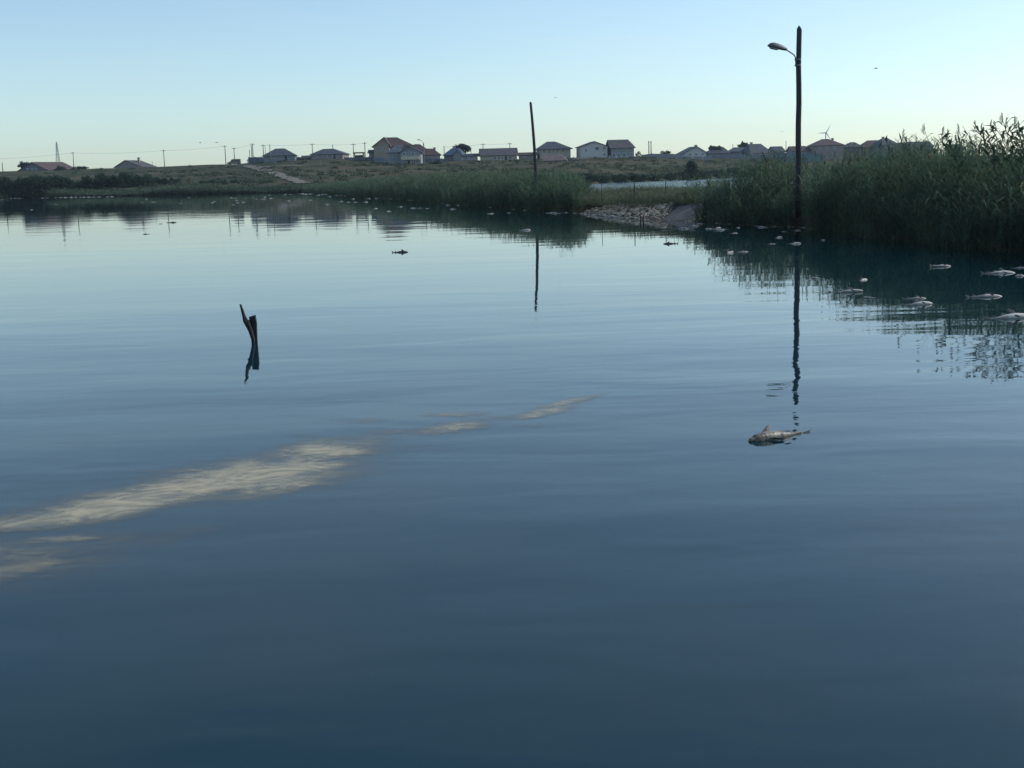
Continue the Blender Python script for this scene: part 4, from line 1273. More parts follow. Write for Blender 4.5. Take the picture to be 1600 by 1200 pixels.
# trees and bushes of the far shore
for t in [('tree', 'dark ragged tree behind the bright blue roof', 'tree', 722, 250, 222.5, 27, 412, 'tree', 900),
          ('tree', 'round green tree between the two pale right hand houses', 'tree', 1117, 246, 226, 21, 440, 'tree', 700),
          ('tree', 'small tree rising above the right hand roofs', 'tree', 1162, 245, 220.5, 18, 470, 'tree', 600),
          ('tree', 'dark tree behind the left side of the red roofed house', 'tree', 40, 272, 251, 20, 495, 'tree', 500),
          ('bush', 'dark bush right of the red roofed house under the lattice tower', 'bush', 93, 274, 258.5, 22, 470, 'bush', 500),
          ('bush', 'small bush at the foot of the pole right of the lattice tower', 'bush', 117, 270, 259.5, 12, 468, 'bush', 300),
          ('tree', 'low spreading tree on the skyline left of the pinkish house', 'tree', 129, 270, 258.5, 18, 470, 'tree', 500),
          ('bush', 'flat topped dark bush just left of the pinkish house', 'bush', 155, 271, 261.5, 24, 468, 'bush', 500),
          ('bush', 'dark dome of a bush behind the violet wall', 'bush', 1040, 247, 233.5, 19, 416, 'bush', 500),
          ('bush', 'dark bush at the right foot of the steep roofed house', 'bush', 998, 248, 236, 12, 404, 'bush', 300),
          ('bush', 'bush at the left end of the yard wall by the dirt track', 'bush', 390, 258, 245, 8, 425, 'bush', 250),
          ('bush', 'shrub on the slope under the low pinkish house', 'bush', 680, 262, 250, 22, 372, 'bush', 500),
          ('bush', 'shrub right of the faded red shed near the fence end', 'bush', 944, 262, 251, 16, 372, 'bush', 400),
          ('bush', 'shrub below the low pale wall with piers', 'bush', 975, 262, 249.5, 22, 370, 'bush', 450),
          ('bush', 'tall bush growing at the far pond corner by the reeds', 'bush', 1081, 282, 249.5, 26, 330, 'bush', 1300)]:
    foliage_thing(*t)
LB = [(20, 300, 277, 34), (45, 301, 272, 40), (72, 301, 271, 38), (98, 301, 273, 30), (120, 303, 284, 26), (146, 300, 276, 32), (172, 300, 270, 38), (198, 299, 269, 36), (224, 298, 272, 34), (248, 296, 276, 28), (270, 296, 279, 24)]
nm = ['first', 'second', 'third', 'fourth', 'fifth', 'sixth', 'seventh', 'eighth', 'ninth', 'tenth', 'eleventh']
for i, (px, yb, yt, w) in enumerate(LB):
    foliage_thing('bush', 'large dark shore bush, %s from the left edge of the far shore' % nm[i], 'bush', px, yb + 6, yt - 2, w * 1.25, 322, 'bush', 1500, 'bushes along the left far shore')
SB = [(318, 288, 280, 14), (333, 288, 279, 14), (350, 288, 279, 14), (366, 288, 279, 14), (382, 288, 281, 13)]
for i, (px, yb, yt, w) in enumerate(SB):
    foliage_thing('bush', 'small round bush below the van, %s of the row of five' % nm[i], 'bush', px, yb + 2, yt, w, 310, 'bush', 300, 'row of small bushes below the van')
PB = [(915, 283, 270, 32), (940, 283, 274, 24), (966, 283, 272, 26), (992, 282, 271, 28), (1018, 282, 272, 26), (1044, 281, 271, 26), (1066, 281, 268, 24), (1095, 279, 266, 26), (1122, 278, 264, 26), (1150, 277, 262, 28), (1180, 276, 262, 28)]
for i, (px, yb, yt, w) in enumerate(PB):
    foliage_thing('bush', 'dark bush on the far edge of the pond, %s from the left' % nm[i], 'bush', px, yb + 2, yt - 1, w * 1.35, float(np.interp(px, SH_P, SH_D)) + 3, 'bush', 900, 'bushes along the far edge of the pond')

# scrub cover over the slope: uncountable, one object
def slope_scrub():
    lumps = []
    r = np.random.default_rng(5)
    while len(lumps) < 1700:
        p = r.uniform(-120, 1750); t = r.uniform(0.01, 0.93)
        ds = np.interp(p, SH_P, SH_D); dr = np.interp(p, RG_P, RG_D)
        Y = ds + (dr - ds) * t
        X = (p - 800) / F / 0.9865 * Y
        if 380 < p < 490 and abs((p - 384) / 90 * 28 + 259 - 270) < 0: continue
        dens = 0.25 + 0.75 * (math.sin(X * 0.09 + 2) * math.sin(Y * 0.12 + X * 0.05) > 0.1)
        if r.random() > dens * (1.2 - t): continue
        s = r.uniform(0.3, 0.9) * (1.4 if t < 0.15 else 1.0)
        lumps.append((X, Y, float(H(X, Y)) + s * 0.25, s * 1.8, s, s * 0.55))
    V, Q = blob_leaves(lumps, 60000, 0.3, r)
    o = link(bpy.data.objects.new('slope_scrub', np_mesh('slope_scrub', V, Q, [M['bush'], M['grass']], (r.random(len(Q)) < 0.5).astype(int))))
    o['kind'] = 'stuff'
    tag(o, 'low scrub and dry weeds scattered over the far slope', 'scrub')
    # reedy fringe along the left far shore
    B, Hh = [], []
    for k in range(9000):
        p = r.uniform(-150, 500); ds = np.interp(p, SH_P, SH_D) + r.uniform(-1.5, 5)
        X = (p - 800) / F / 0.9865 * ds
        B.append((X, ds, max(float(H(X, ds)), -0.1) - 0.1)); Hh.append(r.uniform(0.7, 1.7) * (0.8 + 0.35 * math.sin(X * 0.15)))
    V, T, MI = reed_arrays(np.array(B), np.array(Hh), 5, 0.7, 0.16, 0.06, 0)
    o = link(bpy.data.objects.new('shore_fringe', np_mesh('shore_fringe', V, T, [M['reed'], M['straw'], M['plume']], MI)))
    o['kind'] = 'stuff'
    tag(o, 'dark low fringe of reeds along the left far shore', 'reeds')
slope_scrub()

# tall individual reeds standing above the right hand bed
def tall_reed(px, yt, px_base, label, lean, plume=True, nleaf=9, Yoff=1.5):
    i = int(np.argmin(np.abs(PPXA - px_base)))
    p = PATH[i] + PNRM[i] * Yoff
    e = at(px, yt, p.y)
    root = empty('tall_reed', (p.x, p.y, 0.2))
    tag(root, label, 'reed')
    e = e - root.location
    st = [Vector((0, 0, -0.3)).lerp(e, k / 8) + Vector((lean * 0.15 * math.sin(k / 8 * 3.14), 0, 0)) for k in range(9)]
    MB().tube(st, [0.012] * 6 + [0.009, 0.007, 0.005], 6).build('stalk', M['reed'], root, True)
    r = np.random.default_rng(int(px * 3))
    for k in range(nleaf):
        f = (0.80 if nleaf < 6 else 0.66) + (0.18 if nleaf < 6 else 0.32) * k / nleaf
        q = Vector((0, 0, -0.3)).lerp(e, f)
        a = r.uniform(0, 6.28); l = r.uniform(0.14, 0.24) if nleaf < 6 else r.uniform(0.2, 0.4)
        d = Vector((math.cos(a), math.sin(a) * 0.6, 0)); s = Vector((-math.sin(a), math.cos(a), 0.5)) * 0.026
        m1 = q + d * l * 0.5 + Vector((0, 0, l * 0.45)); tip = m1 + d * l * 0.55 + Vector((0, 0, l * r.uniform(-0.35, 0.25)))
        mb = MB()
        mb.v = [tuple(v) for v in (q - s * 0.4, q + s * 0.4, m1 + s, m1 - s, tip, q + Vector((0, 0, -0.004)), m1 + Vector((0, 0, -0.012)))]
        mb.f = [(0, 1, 2, 3), (3, 2, 4), (1, 0, 5), (0, 3, 6, 5), (2, 1, 5, 6), (3, 4, 6), (4, 2, 6)]
        mb.build('leaf', M['reed'], root)
    if plume:
        mb = MB()
        for k in range(14):
            a = r.uniform(0, 6.28); f = k / 14
            q = e + Vector((0, 0, -0.16 + 0.26 * f))
            t = q + Vector((math.cos(a) * 0.09 * (1 - f) + lean * 0.06, math.sin(a) * 0.06, 0.10))
            mb.tube([q, q.lerp(t, 0.5), t], [0.003, 0.008, 0.002], 5)
        mb.build('plume', M['plume'], root, True)
TR = [(1411, 210, 'leftmost reed plume standing above the right bed'), (1444, 202, 'lone upright reed plume over the flat topped house'), (1472, 207, 'tallest stalk of the small leafy reed tuft'), (1466, 212, 'left stalk of the small leafy reed tuft'), (1480, 211, 'right stalk of the small leafy reed tuft'),
      (1498, 203, 'bare dark reed stalk left of the big reed tuft'), (1504, 197, 'arching reed with a bent tip by the big tuft'),
      (1524, 198, 'left leafy reed of the big tuft'), (1533, 202, 'short leafy reed in the left half of the big tuft'), (1541, 201, 'second leafy reed of the big tuft'), (1548, 197, 'pointed reed near the middle of the big tuft'),
      (1555, 199, 'bushy topped reed in the middle of the big tuft'), (1561, 203, 'low reed behind the middle of the big tuft'), (1566, 186, 'tallest plumed reed of the big tuft'), (1572, 193, 'plumed reed right beside the tallest one'),
      (1578, 202, 'leaning reed on the right half of the big tuft'), (1585, 192, 'thin plume near the right edge'), (1592, 198, 'slender curved reed tip close to the right edge'), (1597, 208, 'reed with side leaves touching the right edge')]
for k, (px, yt, lb) in enumerate(TR):
    tall_reed(px, yt, px * 0.96 + 64, lb, (-1) ** k * 0.5, px < 1465 or k % 3 != 0, 4 if px < 1465 or px in (1498, 1504) else 15, 0.9 + (k % 4) * 0.45)

# ------------------------------------------------------------------ fish
def fish_mesh(name, bend, fat, mats, seed, fins=True, rings=22, seg=16):
    r = np.random.default_rng(seed)
    mb_v, mb_f, mi = [], [], []
    ts = np.linspace(0, 1, rings)
    wprof = np.interp(ts, [0, 0.02, 0.06, 0.14, 0.25, 0.4, 0.55, 0.7, 0.82, 0.9, 1], [0.012, 0.03, 0.052, 0.075, 0.088, 0.092, 0.078, 0.052, 0.026, 0.018, 0.012]) * fat
    hprof = np.interp(ts, [0, 0.02, 0.06, 0.14, 0.25, 0.4, 0.55, 0.7, 0.82, 0.9, 1], [0.012, 0.03, 0.055, 0.085, 0.105, 0.108, 0.092, 0.062, 0.036, 0.032, 0.045]) * fat
    cx = 0.5 - ts * 0.86
    cy = bend * 0.35 * (ts ** 2)
    for i, t in enumerate(ts):
        g = 1.0
        if abs(t - 0.235) < 0.012: g = 0.95          # gill slit
        for k in range(seg):
            a = 2 * math.pi * k / seg
            c, s = math.cos(a), math.sin(a)
            sx = abs(c) ** 0.85 * (1 if c >= 0 else -1)
            zz = hprof[i] * s * (0.86 if s > 0 else 1.0) * g
            mb_v.append((cx[i], cy[i] + wprof[i] * sx * g, zz + 0.004 - 0.05 * max(0, t - 0.75)))
    for i in range(rings - 1):
        for k in range(seg):
            k2 = (k + 1) % seg
            mb_f.append((i * seg + k, (i + 1) * seg + k, (i + 1) * seg + k2, i * seg + k2)); mi.append(0)
    mb_f.append(tuple(range(seg))); mi.append(0)
    mb_f.append(tuple((rings - 1) * seg + k for k in reversed(range(seg)))); mi.append(0)
    def fin(pts, th):
        """thin lens-shaped fin from an outline"""
        n = len(mb_v); m = len(pts)
        P = [Vector(p) for p in pts]
        nr = (P[1] - P[0]).cross(P[-1] - P[0]).normalized()
        c = sum(P, Vector()) / m
        for p in P: mb_v.append(tuple(p))
        mb_v.append(tuple(c + nr * th)); mb_v.append(tuple(c - nr * th))
        for j in range(m):
            j2 = (j + 1) % m
            mb_f.append((n + j, n + j2, n + m)); mi.append(1)
            mb_f.append((n + j2, n + j, n + m + 1)); mi.append(1)
    if fins:
        for s in (-1, 1):
            w = 0.08 * fat
            fin([(0.25, s * w, 0.05), (0.20, s * (w + 0.04), 0.10 + 0.02 * s), (0.10, s * (w + 0.08), 0.15 + 0.02 * s), (0.07, s * (w + 0.07), 0.12), (0.17, s * w, 0.04)], 0.007)
            fin([(0.02, s * 0.045 * fat, 0.075 * fat), (-0.06, s * (0.075 * fat + 0.03), 0.075), (-0.10, s * 0.06, 0.062), (-0.04, s * 0.04 * fat, 0.07 * fat)], 0.005)
        fin([(-0.2, cy[-6], 0.04), (-0.26, cy[-5], 0.085), (-0.31, cy[-4], 0.075), (-0.28, cy[-4], 0.02)], 0.004)
        ye = cy[-1]
        fin([(-0.34, ye, -0.03), (-0.42, ye + 0.02 + bend * 0.05, 0.055), (-0.50, ye + 0.03 + bend * 0.1, 0.085), (-0.46, ye + 0.02 + bend * 0.08, 0.0), (-0.50, ye + bend * 0.1, -0.10), (-0.42, ye + bend * 0.05, -0.07)], 0.006)
    me = bpy.data.meshes.new(name)
    me.from_pydata(mb_v, [], mb_f)
    for m in mats: me.materials.append(m)
    me.polygons.foreach_set('material_index', mi)
    me.polygons.foreach_set('use_smooth', [m == 0 for m in mi])
    me.update()
    return me
M['fish_grey'] = fish_mat('fish_skin_grey', (0.62, 0.58, 0.52), (0.11, 0.11, 0.10))
M['fish_white'] = fish_mat('fish_skin_white', (0.78, 0.75, 0.68), (0.16, 0.15, 0.13))
FM = [fish_mesh('fish_a', 0.0, 1.0, [M['fish'], M['fin']], 1), fish_mesh('fish_b', 0.35, 0.9, [M['fish_grey'], M['fin']], 2),
      fish_mesh('fish_c', -0.4, 1.15, [M['fish_white'], M['fin']], 3), fish_mesh('fish_d', 0.9, 0.95, [M['fish'], M['fin']], 4)]
FD = fish_mesh('fish_e', 0.1, 1.0, [M['fish_dark'], M['fin_dark']], 5)
FSML = [fish_mesh('fish_f', 0.2, 1.15, [M['fish_white'], M['fish_white']], 6, True, 9, 8), fish_mesh('fish_g', -0.3, 1.05, [M['fish_white'], M['fish_white']], 7, True, 9, 8)]

def fish(px, py, lpx, ang, label, me=None, group=None, z=0.0, roll=0.0, shore=False):
    p = wat(px, py)
    L0 = lpx * p.y / F / max(0.42, abs(math.cos(math.radians(ang))))
    L0 = min(max(L0, 0.22), 0.95) * (1.12 if p.y > 85 else 1.0)
    if me is None: me = FM[int(px * 3 + py) % 4]
    o = bpy.data.objects.new('dead_fish', me)
    o.location = (p.x, p.y, z * L0 + (0.03 if shore else 0))
    o.scale = (L0, L0 * (0.9 + 0.2 * math.sin(px * 1.7) ** 2), L0 * (0.78 + 0.3 * math.sin(px * 2.9 + py) ** 2))
    o.rotation_euler = (roll, 0.06 * math.sin(px + 2 * py), math.radians(ang))
    link(o); tag(o, label, 'fish', group)
    return o

# the nearest fish, in more detail
def near_fish():
    hd, tl = wat(1170, 690), wat(1268, 676)
    c = (hd + tl) / 2
    L0 = (hd - tl).length
    ang = math.atan2(hd.y - tl.y, hd.x - tl.x)
    root = empty('dead_fish', (c.x, c.y, 0.002), ang)
    tag(root, 'largest nearest dead fish floating belly up below the lamp reflection', 'fish')
    me = fish_mesh('fish_body', -0.12, 0.95, [M['fish_near'], M['fin_dark']], 11, False, 60, 28)
    # mouth, lips, jaw folds and gill covers worked into the head
    for v in me.vertices:
        x, y, z = v.co
        t = (0.5 - x) / 0.86
        if t < 0.24 and z > -0.02:
            v.co.z += 0.008 * math.sin(t * 60) * (1 - t * 3) - 0.016 * math.exp(-(y / 0.008) ** 2) * (t > 0.03)
            v.co.z -= 0.018 * math.exp(-((abs(y) - 0.033) / 0.006) ** 2)
        if 0.225 < t < 0.25:
            v.co.y *= 0.94; v.co.z *= 0.94
        elif 0.15 < t <= 0.225:
            v.co.y *= 1.06; v.co.z *= 1.03
    body = link(bpy.data.objects.new('body', me), root); body.scale = (L0, L0, L0)
    def finp(name, pts, th, mt='fin_dark'):
        P = [Vector(p) * L0 for p in pts]
        nr = (P[1] - P[0]).cross(P[-1] - P[0]).normalized()
        cc = sum(P, Vector()) / len(P)
        mb = MB(); mb.v = [tuple(p) for p in P] + [tuple(cc + nr * th * L0), tuple(cc - nr * th * L0)]
        m = len(P)
        for j in range(m):
            j2 = (j + 1) % m
            mb.f += [(j, j2, m), (j2, j, m + 1)]
        mb.build(name, M[mt], root)
    finp('pectoral_fin', [(0.25, -0.075, 0.045), (0.21, -0.10, 0.09), (0.12, -0.14, 0.13), (0.06, -0.15, 0.14), (0.06, -0.13, 0.11), (0.15, -0.08, 0.055)], 0.008)
    finp('pectoral_fin', [(0.25, 0.078, 0.02), (0.21, 0.13, 0.04), (0.13, 0.20, 0.03), (0.09, 0.21, 0.012), (0.11, 0.16, 0.008), (0.19, 0.085, 0.01)], 0.008)
    finp('pelvic_fin', [(0.0, 0.045, 0.082), (-0.05, 0.075, 0.09), (-0.12, 0.085, 0.075), (-0.10, 0.06, 0.07), (-0.04, 0.045, 0.078)], 0.006)
    finp('pelvic_fin', [(0.0, -0.05, 0.06), (-0.05, -0.085, 0.062), (-0.12, -0.095, 0.05), (-0.10, -0.07, 0.045), (-0.04, -0.05, 0.05)], 0.006)
    finp('anal_fin', [(-0.18, -0.01, 0.05), (-0.24, -0.012, 0.075), (-0.28, -0.015, 0.05), (-0.24, -0.012, 0.035)], 0.005)
    finp('tail_fin', [(-0.33, -0.03, -0.01), (-0.42, -0.04, 0.012), (-0.54, -0.05, 0.022), (-0.50, -0.045, 0.0), (-0.55, -0.04, -0.05), (-0.42, -0.035, -0.04)], 0.006)
    for s in (-1, 1):
        MB().tube([Vector((0.44, s * 0.042, 0.0)) * L0, Vector((0.44, s * 0.052, 0.002)) * L0], [0.016 * L0, 0.010 * L0], 12).build('eye', M['tyre'], body.parent, True)
    return root
near_fish()

NF = [  # px, py, length px, heading deg, label, variant
 (1573, 497, 78, 6, 'long dead fish with a raised fin cut by the right edge', 0), (1537.5, 464, 60, 3, 'dead fish pointing right, just above the long one at the right edge', 0),
 (1559, 427, 54, -4, 'dead fish with spread fins, upper of the two longer ones near the right edge', 0), (1468.5, 416.5, 36, -3, 'dead fish alone in dark water between the reeds and the right cluster', 2),
 (1433, 476, 50, 5, 'lower fish of the overlapping pair at the edge of the reed reflection', 0), (1430, 467, 38, 8, 'upper fish of the overlapping pair at the edge of the reed reflection', 1),
 (1322.5, 456.5, 53, 2, 'long slim dead fish right of the lamp pole reflection', 1), (1360, 465.5, 25, 175, 'dull dead fish just right of the long slim one', 1),
 (1346, 438, 22, 30, 'plump dead fish above the long slim one', 2), (1277, 435, 18, 150, 'small dead fish closest to the right of the lamp pole reflection', 2),
 (1285, 376, 11, 60, 'round looking dead fish right of the lamp pole foot', 2), (1591, 419, 22, 4, 'small dead fish at the right edge, upper of the two', 1), (1598, 431.5, 22, 170, 'blunt dead fish at the right edge, lower of the two', 2),
 (1216, 371.5, 16, 35, 'tilted dead fish left of the lamp pole, upper of three', 2), (1204, 381.5, 16, 10, 'dead fish left of the lamp pole, leftmost of three', 1), (1240, 381, 24, 8, 'dead fish crossing the foot of the lamp pole reflection', 0),
 (1142, 395.5, 14, 70, 'left fish of the pair at the edge of the bright water', 3), (1160, 394, 18, 5, 'right fish of the pair at the edge of the bright water', 2),
 (1146, 364.5, 14, 0, 'small fish below the boulder beside the floating mat of fish', 2), (1152, 356, 8, 0, 'tiny fish below the boulder, nearest to the reeds', 2),
 (1225.5, 362, 9, 180, 'tiny fish left of the lamp pole foot', 0), (1244, 360.5, 16, 10, 'small fish touching the lamp pole foot', 0),
 (1083, 353.5, 20, 8, 'pale fish before the concrete ramp, upper of two', 0), (1064.5, 357.5, 24, 3, 'pale fish before the concrete ramp, lower of two', 1),
 (1360, 364.5, 16, 0, 'leftmost pale fish along the right reed edge', 1), (820, 360, 19, 2, 'pale fish alone on dark water below the bare pole', 2),
 (766, 334, 11, 5, 'pale fish left of the bare pole, larger of two', 2), (794, 333, 7, 0, 'pale fish left of the bare pole, smaller of two', 2)]
for px, py, l, a, lb, v in NF:
    fish(px, py, l, a, lb, FM[v], roll=0.25 * math.sin(px))
for px, py, l, a, lb in [(1048, 381, 24, 176, 'dark fish silhouetted on the bright water before the concrete ramp'), (625, 394.5, 26, 3, 'dark fish silhouetted on bright water in the middle left'),
                         (229, 366, 11, 180, 'dark fish silhouetted on bright water at the far left'), (268, 348, 16, 0, 'dark fish under the ridge pole reflection'), (251, 350, 7, 0, 'tiny dark fish left of the ridge pole reflection')]:
    fish(px, py, l, a, lb, FD)
# rows washed against the banks: alike, so each row shares a label
def ordinal(n):
    tens = {2: 'twenty', 3: 'thirty'}
    base = ['', 'first', 'second', 'third', 'fourth', 'fifth', 'sixth', 'seventh', 'eighth', 'ninth', 'tenth', 'eleventh', 'twelfth', 'thirteenth', 'fourteenth', 'fifteenth', 'sixteenth', 'seventeenth', 'eighteenth', 'nineteenth', 'twentieth']
    return base[n] if n <= 20 else tens[n // 10] + '-' + base[n % 10]
def row(pts, label0, group, meshes=FSML, shore=False):
    for k, q in enumerate(sorted(pts)):
        label = '%s, %s from the left' % (label0, ordinal(k + 1))
        px, py, l = q
        fish(px, py, l, random.choice([0, 180]) + random.uniform(-28, 28), label, meshes[k % len(meshes)], group, shore=shore, roll=random.uniform(-.4, .4))
row([(1381.5, 365.5, 9), (1396, 366, 18), (1411, 366.5, 16), (1395.5, 372.5, 8), (1418, 373, 22), (1433, 374, 16), (1446, 376.5, 20), (1462, 377, 15), (1475, 378.5, 13)],
    'pale fish in the string along the right reed edge', 'string of fish along the right reed edge', FM)
row([(1160, 352, 14), (1171, 351.5, 14), (1192, 355, 15), (1209, 354, 15), (1223, 354.5, 13), (1238, 354.5, 15), (1255, 356, 19), (1269, 357.5, 13), (1181, 353, 9)],
    'pale fish in the row at the lamp foot', 'fish along the reed edge at the lamp foot', FM)
row([(1077, 346.5, 16), (1088, 347.5, 17), (1101, 347.5, 16), (1113, 347.5, 17), (1126, 349, 17), (1137, 350.5, 14), (1110, 358, 16), (1122, 360, 20), (1131, 358.5, 16), (1120, 357, 14), (1095, 349.5, 12)],
    'pale fish in the mat before the boulders by the ramp', 'mat of fish beside the concrete ramp', FM)
row([(915, 336.5, 14), (925, 336, 16), (936, 336, 16), (944, 338, 15), (953, 338.5, 17), (962, 340, 16), (971, 340, 15), (980, 340.5, 17), (990, 341, 17), (998, 341.5, 14), (1012, 343, 15), (1019, 341.5, 12), (948, 336.5, 12), (967, 338.2, 12), (930, 337.6, 10)],
    'pale fish on the water edge under the stone heap', 'fish under the stone heap', FM)
row([(860, 333, 14), (870, 333.5, 14), (883, 332.5, 9), (899, 333.2, 8), (908, 334, 8), (821, 328.5, 8), (833, 329, 6), (841, 329, 7), (802, 327.3, 6), (798, 325, 6), (790.5, 325, 6), (765, 324.5, 5)],
    'small pale fish along the reed clump around the bare pole', 'fish along the reed clump')
row([(746, 322, 7), (739, 320.8, 6), (730.5, 320.3, 6), (708, 327, 9), (701, 320.8, 9), (685, 315.8, 10), (668, 326, 6), (657, 325.5, 7), (646, 325.5, 9), (625, 323.3, 8), (608, 330.5, 7), (586.5, 326, 6), (656.5, 314.5, 7),
     (642, 313, 9), (622, 311.5, 7), (610, 311, 7), (602, 310, 11), (589, 310.3, 7), (576, 310.5, 7), (571, 316, 7), (556, 316, 7), (545, 316, 5), (532, 315, 7), (551, 311, 6), (692, 318, 6), (715, 321, 6)],
    'small pale fish floating off the long low reed belt', 'fish off the long reed belt')
row([(583, 307.5, 6), (573, 306.5, 6), (566, 306.5, 5), (554, 306.5, 7), (541, 306, 7), (532.5, 305.7, 11), (525, 305.5, 6), (514, 307.3, 7), (508, 304, 7), (502, 304, 9), (497, 305, 6), (492, 301.3, 8), (486, 303, 7), (479, 303.5, 6), (471, 303, 8), (486, 313, 6), (512, 319.5, 6),
     (518, 303.2, 7), (505, 302.4, 7)],
    'tiny fish crowded at the far left tip of the reed belt', 'fish at the far tip of the reed belt')
row([(453, 304, 5), (445, 304, 5), (424, 310, 6), (421, 305, 5), (413, 308, 6), (411, 311.5, 6), (399, 311.3, 5), (396, 309.5, 4), (381, 316, 6), (372, 317, 6), (370, 313.5, 5), (365, 320, 7), (361, 309, 4), (367, 310, 5), (336, 315, 5), (331, 317, 6), (450, 314, 6),
     (295, 309, 4), (283, 318, 4), (242.5, 316, 4), (238, 316, 6), (222, 316.3, 4), (229, 311, 4), (88, 319.5, 5), (49, 328, 4), (3, 311.5, 4)],
    'tiny pale fish scattered off the left far shore', 'fish off the left far shore')
row([(66 + i * 7.3, 309.4 - i * 0.13, 7) for i in range(16) if i not in (2, 13)] + [(18 + i * 6, 310, 6) for i in range(3)],
    'tiny fish in the line along the left far shore edge', 'line of fish along the left far shore')

# ------------------------------------------------------------------ scum drifting on the water
def scum():
    BL = [  # px, py, half-width px, half-height px, thickness, slope
        (60, 815, 110, 14, 0.8, -0.12), (150, 795, 140, 21, 1.0, -0.16), (270, 768, 140, 22, 1.0, -0.16), (390, 740, 150, 24, 1.05, -0.14), (330, 735, 110, 5, 0.8, -0.03), (480, 712, 110, 20, 1.0, -0.16), (560, 695, 55, 13, 0.8, -0.2),
        (420, 755, 150, 22, 0.85, -0.12), (500, 742, 90, 16, 0.6, -0.1), (390, 783, 70, 6, 0.5, -0.1), (100, 843, 62, 6, 0.9, -0.03), (480, 681, 28, 3.5, 0.6, 0), (570, 658, 40, 4.5, 0.6, -0.03), (600, 676, 70, 5, 0.65, -0.05), (650, 697, 45, 2.5, 0.5, -0.03),
        (712, 648, 50, 4, 0.8, -0.03), (705, 669, 65, 9, 0.95, -0.12), (770, 655, 50, 6, 0.5, -0.1), (850, 645, 50, 7, 0.95, -0.2), (890, 628, 50, 5, 0.85, -0.2), (830, 665, 35, 3, 0.55, 0), (605, 771, 35, 3, 0.45, -0.25), (310, 825, 32, 5, 0.45, -0.05), (905, 645, 40, 3, 0.4, 0.05), (890, 607, 30, 1.5, 0.4, 0),
        (150, 852, 210, 28, 0.50, -0.12), (0, 885, 190, 50, 0.70, -0.08), (70, 918, 90, 14, 0.45, 0), (10, 812, 80, 10, 0.6, -0.08), (1590, 1080, 110, 150, 0.27, 0)]
    # grid in world metres
    xs = np.arange(-4.6, 3.4, 0.035); ys = np.arange(3.6, 14.4, 0.035)
    Xg, Yg = np.meshgrid(xs, ys)
    rx, ry, rz_ = Xg, Yg, -CAMZ + 0 * Xg
    dF = rx * FWD.x + ry * FWD.y + rz_ * FWD.z
    PX = 800 + F * (rx * RT.x + ry * RT.y + rz_ * RT.z) / dF
    PY = 600 - F * (rx * UP.x + ry * UP.y + rz_ * UP.z) / dF
    m = np.zeros_like(PX)
    for (cx, cy, hw, hh, th, sl) in BL:
        dy = PY - cy - sl * (PX - cx)
        g = np.exp(-(((PX - cx) / hw) ** 2 + (dy / hh) ** 2) * 0.62) * th * 0.95
        m = np.maximum(m, g) + 0.12 * g * (m > 0.1)
    ny, nx = PX.shape
    i = np.arange(nx * ny).reshape(ny, nx)
    Q = np.stack([i[:-1, :-1], i[:-1, 1:], i[1:, 1:], i[1:, :-1]], -1).reshape(-1, 4)
    mf = m.ravel()
    keep = mf[Q].max(1) > 0.02
    Q = Q[keep]
    used, inv = np.unique(Q, return_inverse=True)
    V = np.stack([Xg.ravel(), Yg.ravel(), 0.004 + 0 * Xg.ravel()], 1)[used]
    Q = inv.reshape(-1, 4)
    mt, nt, b = nodes('scum_film')
    at_ = N(nt, 'ShaderNodeAttribute', attribute_name='film')
    tc = N(nt, 'ShaderNodeTexCoord')
    mp = N(nt, 'ShaderNodeMapping'); mp.inputs['Scale'].default_value = (0.7, 1.0, 1); mp.inputs['Rotation'].default_value = (0, 0, math.radians(-18))
    L(nt, tc.outputs['Object'], mp.inputs[0])
    n1 = N(nt, 'ShaderNodeTexNoise', Scale=1.3, Detail=5.0, Roughness=0.55, Distortion=1.4); L(nt, mp.outputs[0], n1.inputs['Vector'])
    n2 = N(nt, 'ShaderNodeTexNoise', Scale=4.5, Detail=4.0, Roughness=0.5, Distortion=2.0); L(nt, mp.outputs[0], n2.inputs['Vector'])
    s1 = N(nt, 'ShaderNodeMath', operation='MULTIPLY_ADD'); L(nt, n1.outputs[0], s1.inputs[0]); s1.inputs[1].default_value = 1.5; s1.inputs[2].default_value = -0.75
    s2 = N(nt, 'ShaderNodeMath', operation='MULTIPLY_ADD'); L(nt, n2.outputs[0], s2.inputs[0]); s2.inputs[1].default_value = 0.8; L(nt, s1.outputs[0], s2.inputs[2])
    s3 = N(nt, 'ShaderNodeMath', operation='SUBTRACT'); L(nt, s2.outputs[0], s3.inputs[0]); s3.inputs[1].default_value = 0.38
    # thick film times (1 + noise)
    k = N(nt, 'ShaderNodeMath', operation='MULTIPLY_ADD'); L(nt, at_.outputs['Fac'], k.inputs[0]); L(nt, s3.outputs[0], k.inputs[1]); L(nt, at_.outputs['Fac'], k.inputs[2])
    mr = N(nt, 'ShaderNodeMapRange'); mr.interpolation_type = 'SMOOTHSTEP'
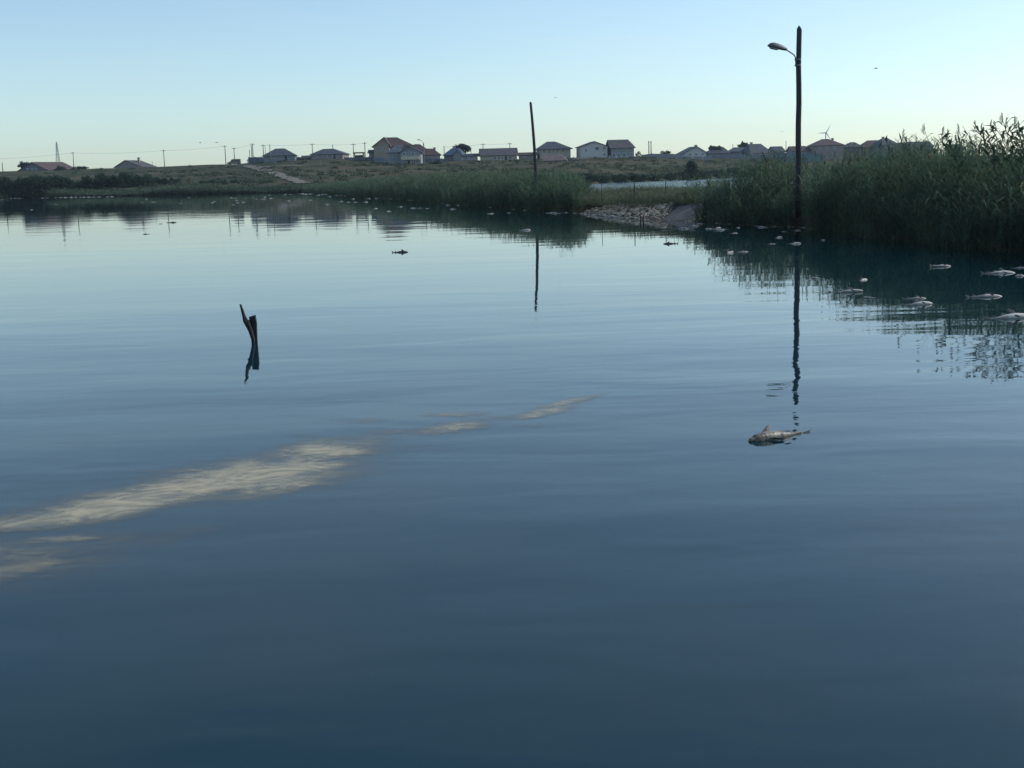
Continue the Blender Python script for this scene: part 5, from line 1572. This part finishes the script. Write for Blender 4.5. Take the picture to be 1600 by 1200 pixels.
    mr.inputs[1].default_value = 0.16; mr.inputs[2].default_value = 1.5; mr.inputs[3].default_value = 0.0; mr.inputs[4].default_value = 0.74
    L(nt, k.outputs[0], mr.inputs[0])
    n3 = N(nt, 'ShaderNodeTexNoise', Scale=2.4, Detail=3.0, Distortion=3.5); L(nt, mp.outputs[0], n3.inputs['Vector'])
    r3 = N(nt, 'ShaderNodeMapRange'); r3.inputs[1].default_value = 0.35; r3.inputs[2].default_value = 0.62; r3.inputs[3].default_value = 0.55; r3.inputs[4].default_value = 1.0
    L(nt, n3.outputs[0], r3.inputs[0])
    ka = N(nt, 'ShaderNodeMath', operation='MULTIPLY'); L(nt, mr.outputs[0], ka.inputs[0]); L(nt, r3.outputs[0], ka.inputs[1])
    L(nt, ka.outputs[0], b.inputs['Alpha'])
    L(nt, ramp(nt, k.outputs[0], [(0.2, (0.17, 0.13, 0.085)), (0.6, (0.34, 0.29, 0.20)), (0.98, (0.62, 0.56, 0.40))]), b.inputs['Base Color'])
    b.inputs['Roughness'].default_value = 0.8
    b.inputs['Specular IOR Level'].default_value = 0.15
    me = np_mesh('scum_film', V, Q, [mt])
    a = me.attributes.new('film', 'FLOAT', 'POINT')
    a.data.foreach_set('value', mf[used].astype(np.float32))
    o = link(bpy.data.objects.new('scum_film', me))
    o['kind'] = 'stuff'
    tag(o, 'pale beige film of scum streaked across the water at the lower left', 'scum')
scum()

# ------------------------------------------------------------------ haze in the air over the lake
def haze():
    mb = MB().box(-3400, 3400, -90, 1900, -4.0, 62)
    m = bpy.data.materials.new('haze_air'); m.use_nodes = True
    nt = m.node_tree; nt.nodes.clear()
    out = nt.nodes.new('ShaderNodeOutputMaterial')
    v = nt.nodes.new('ShaderNodeVolumePrincipled')
    v.inputs['Color'].default_value = (0.72, 0.84, 0.95, 1)
    v.inputs['Density'].default_value = 0.00013
    v.inputs['Anisotropy'].default_value = 0.25
    L(nt, v.outputs[0], out.inputs['Volume'])
    o = mb.build('haze', m)
    o['kind'] = 'stuff'
    tag(o, 'thin pale blue haze over the lake and far shore', 'haze')
haze()
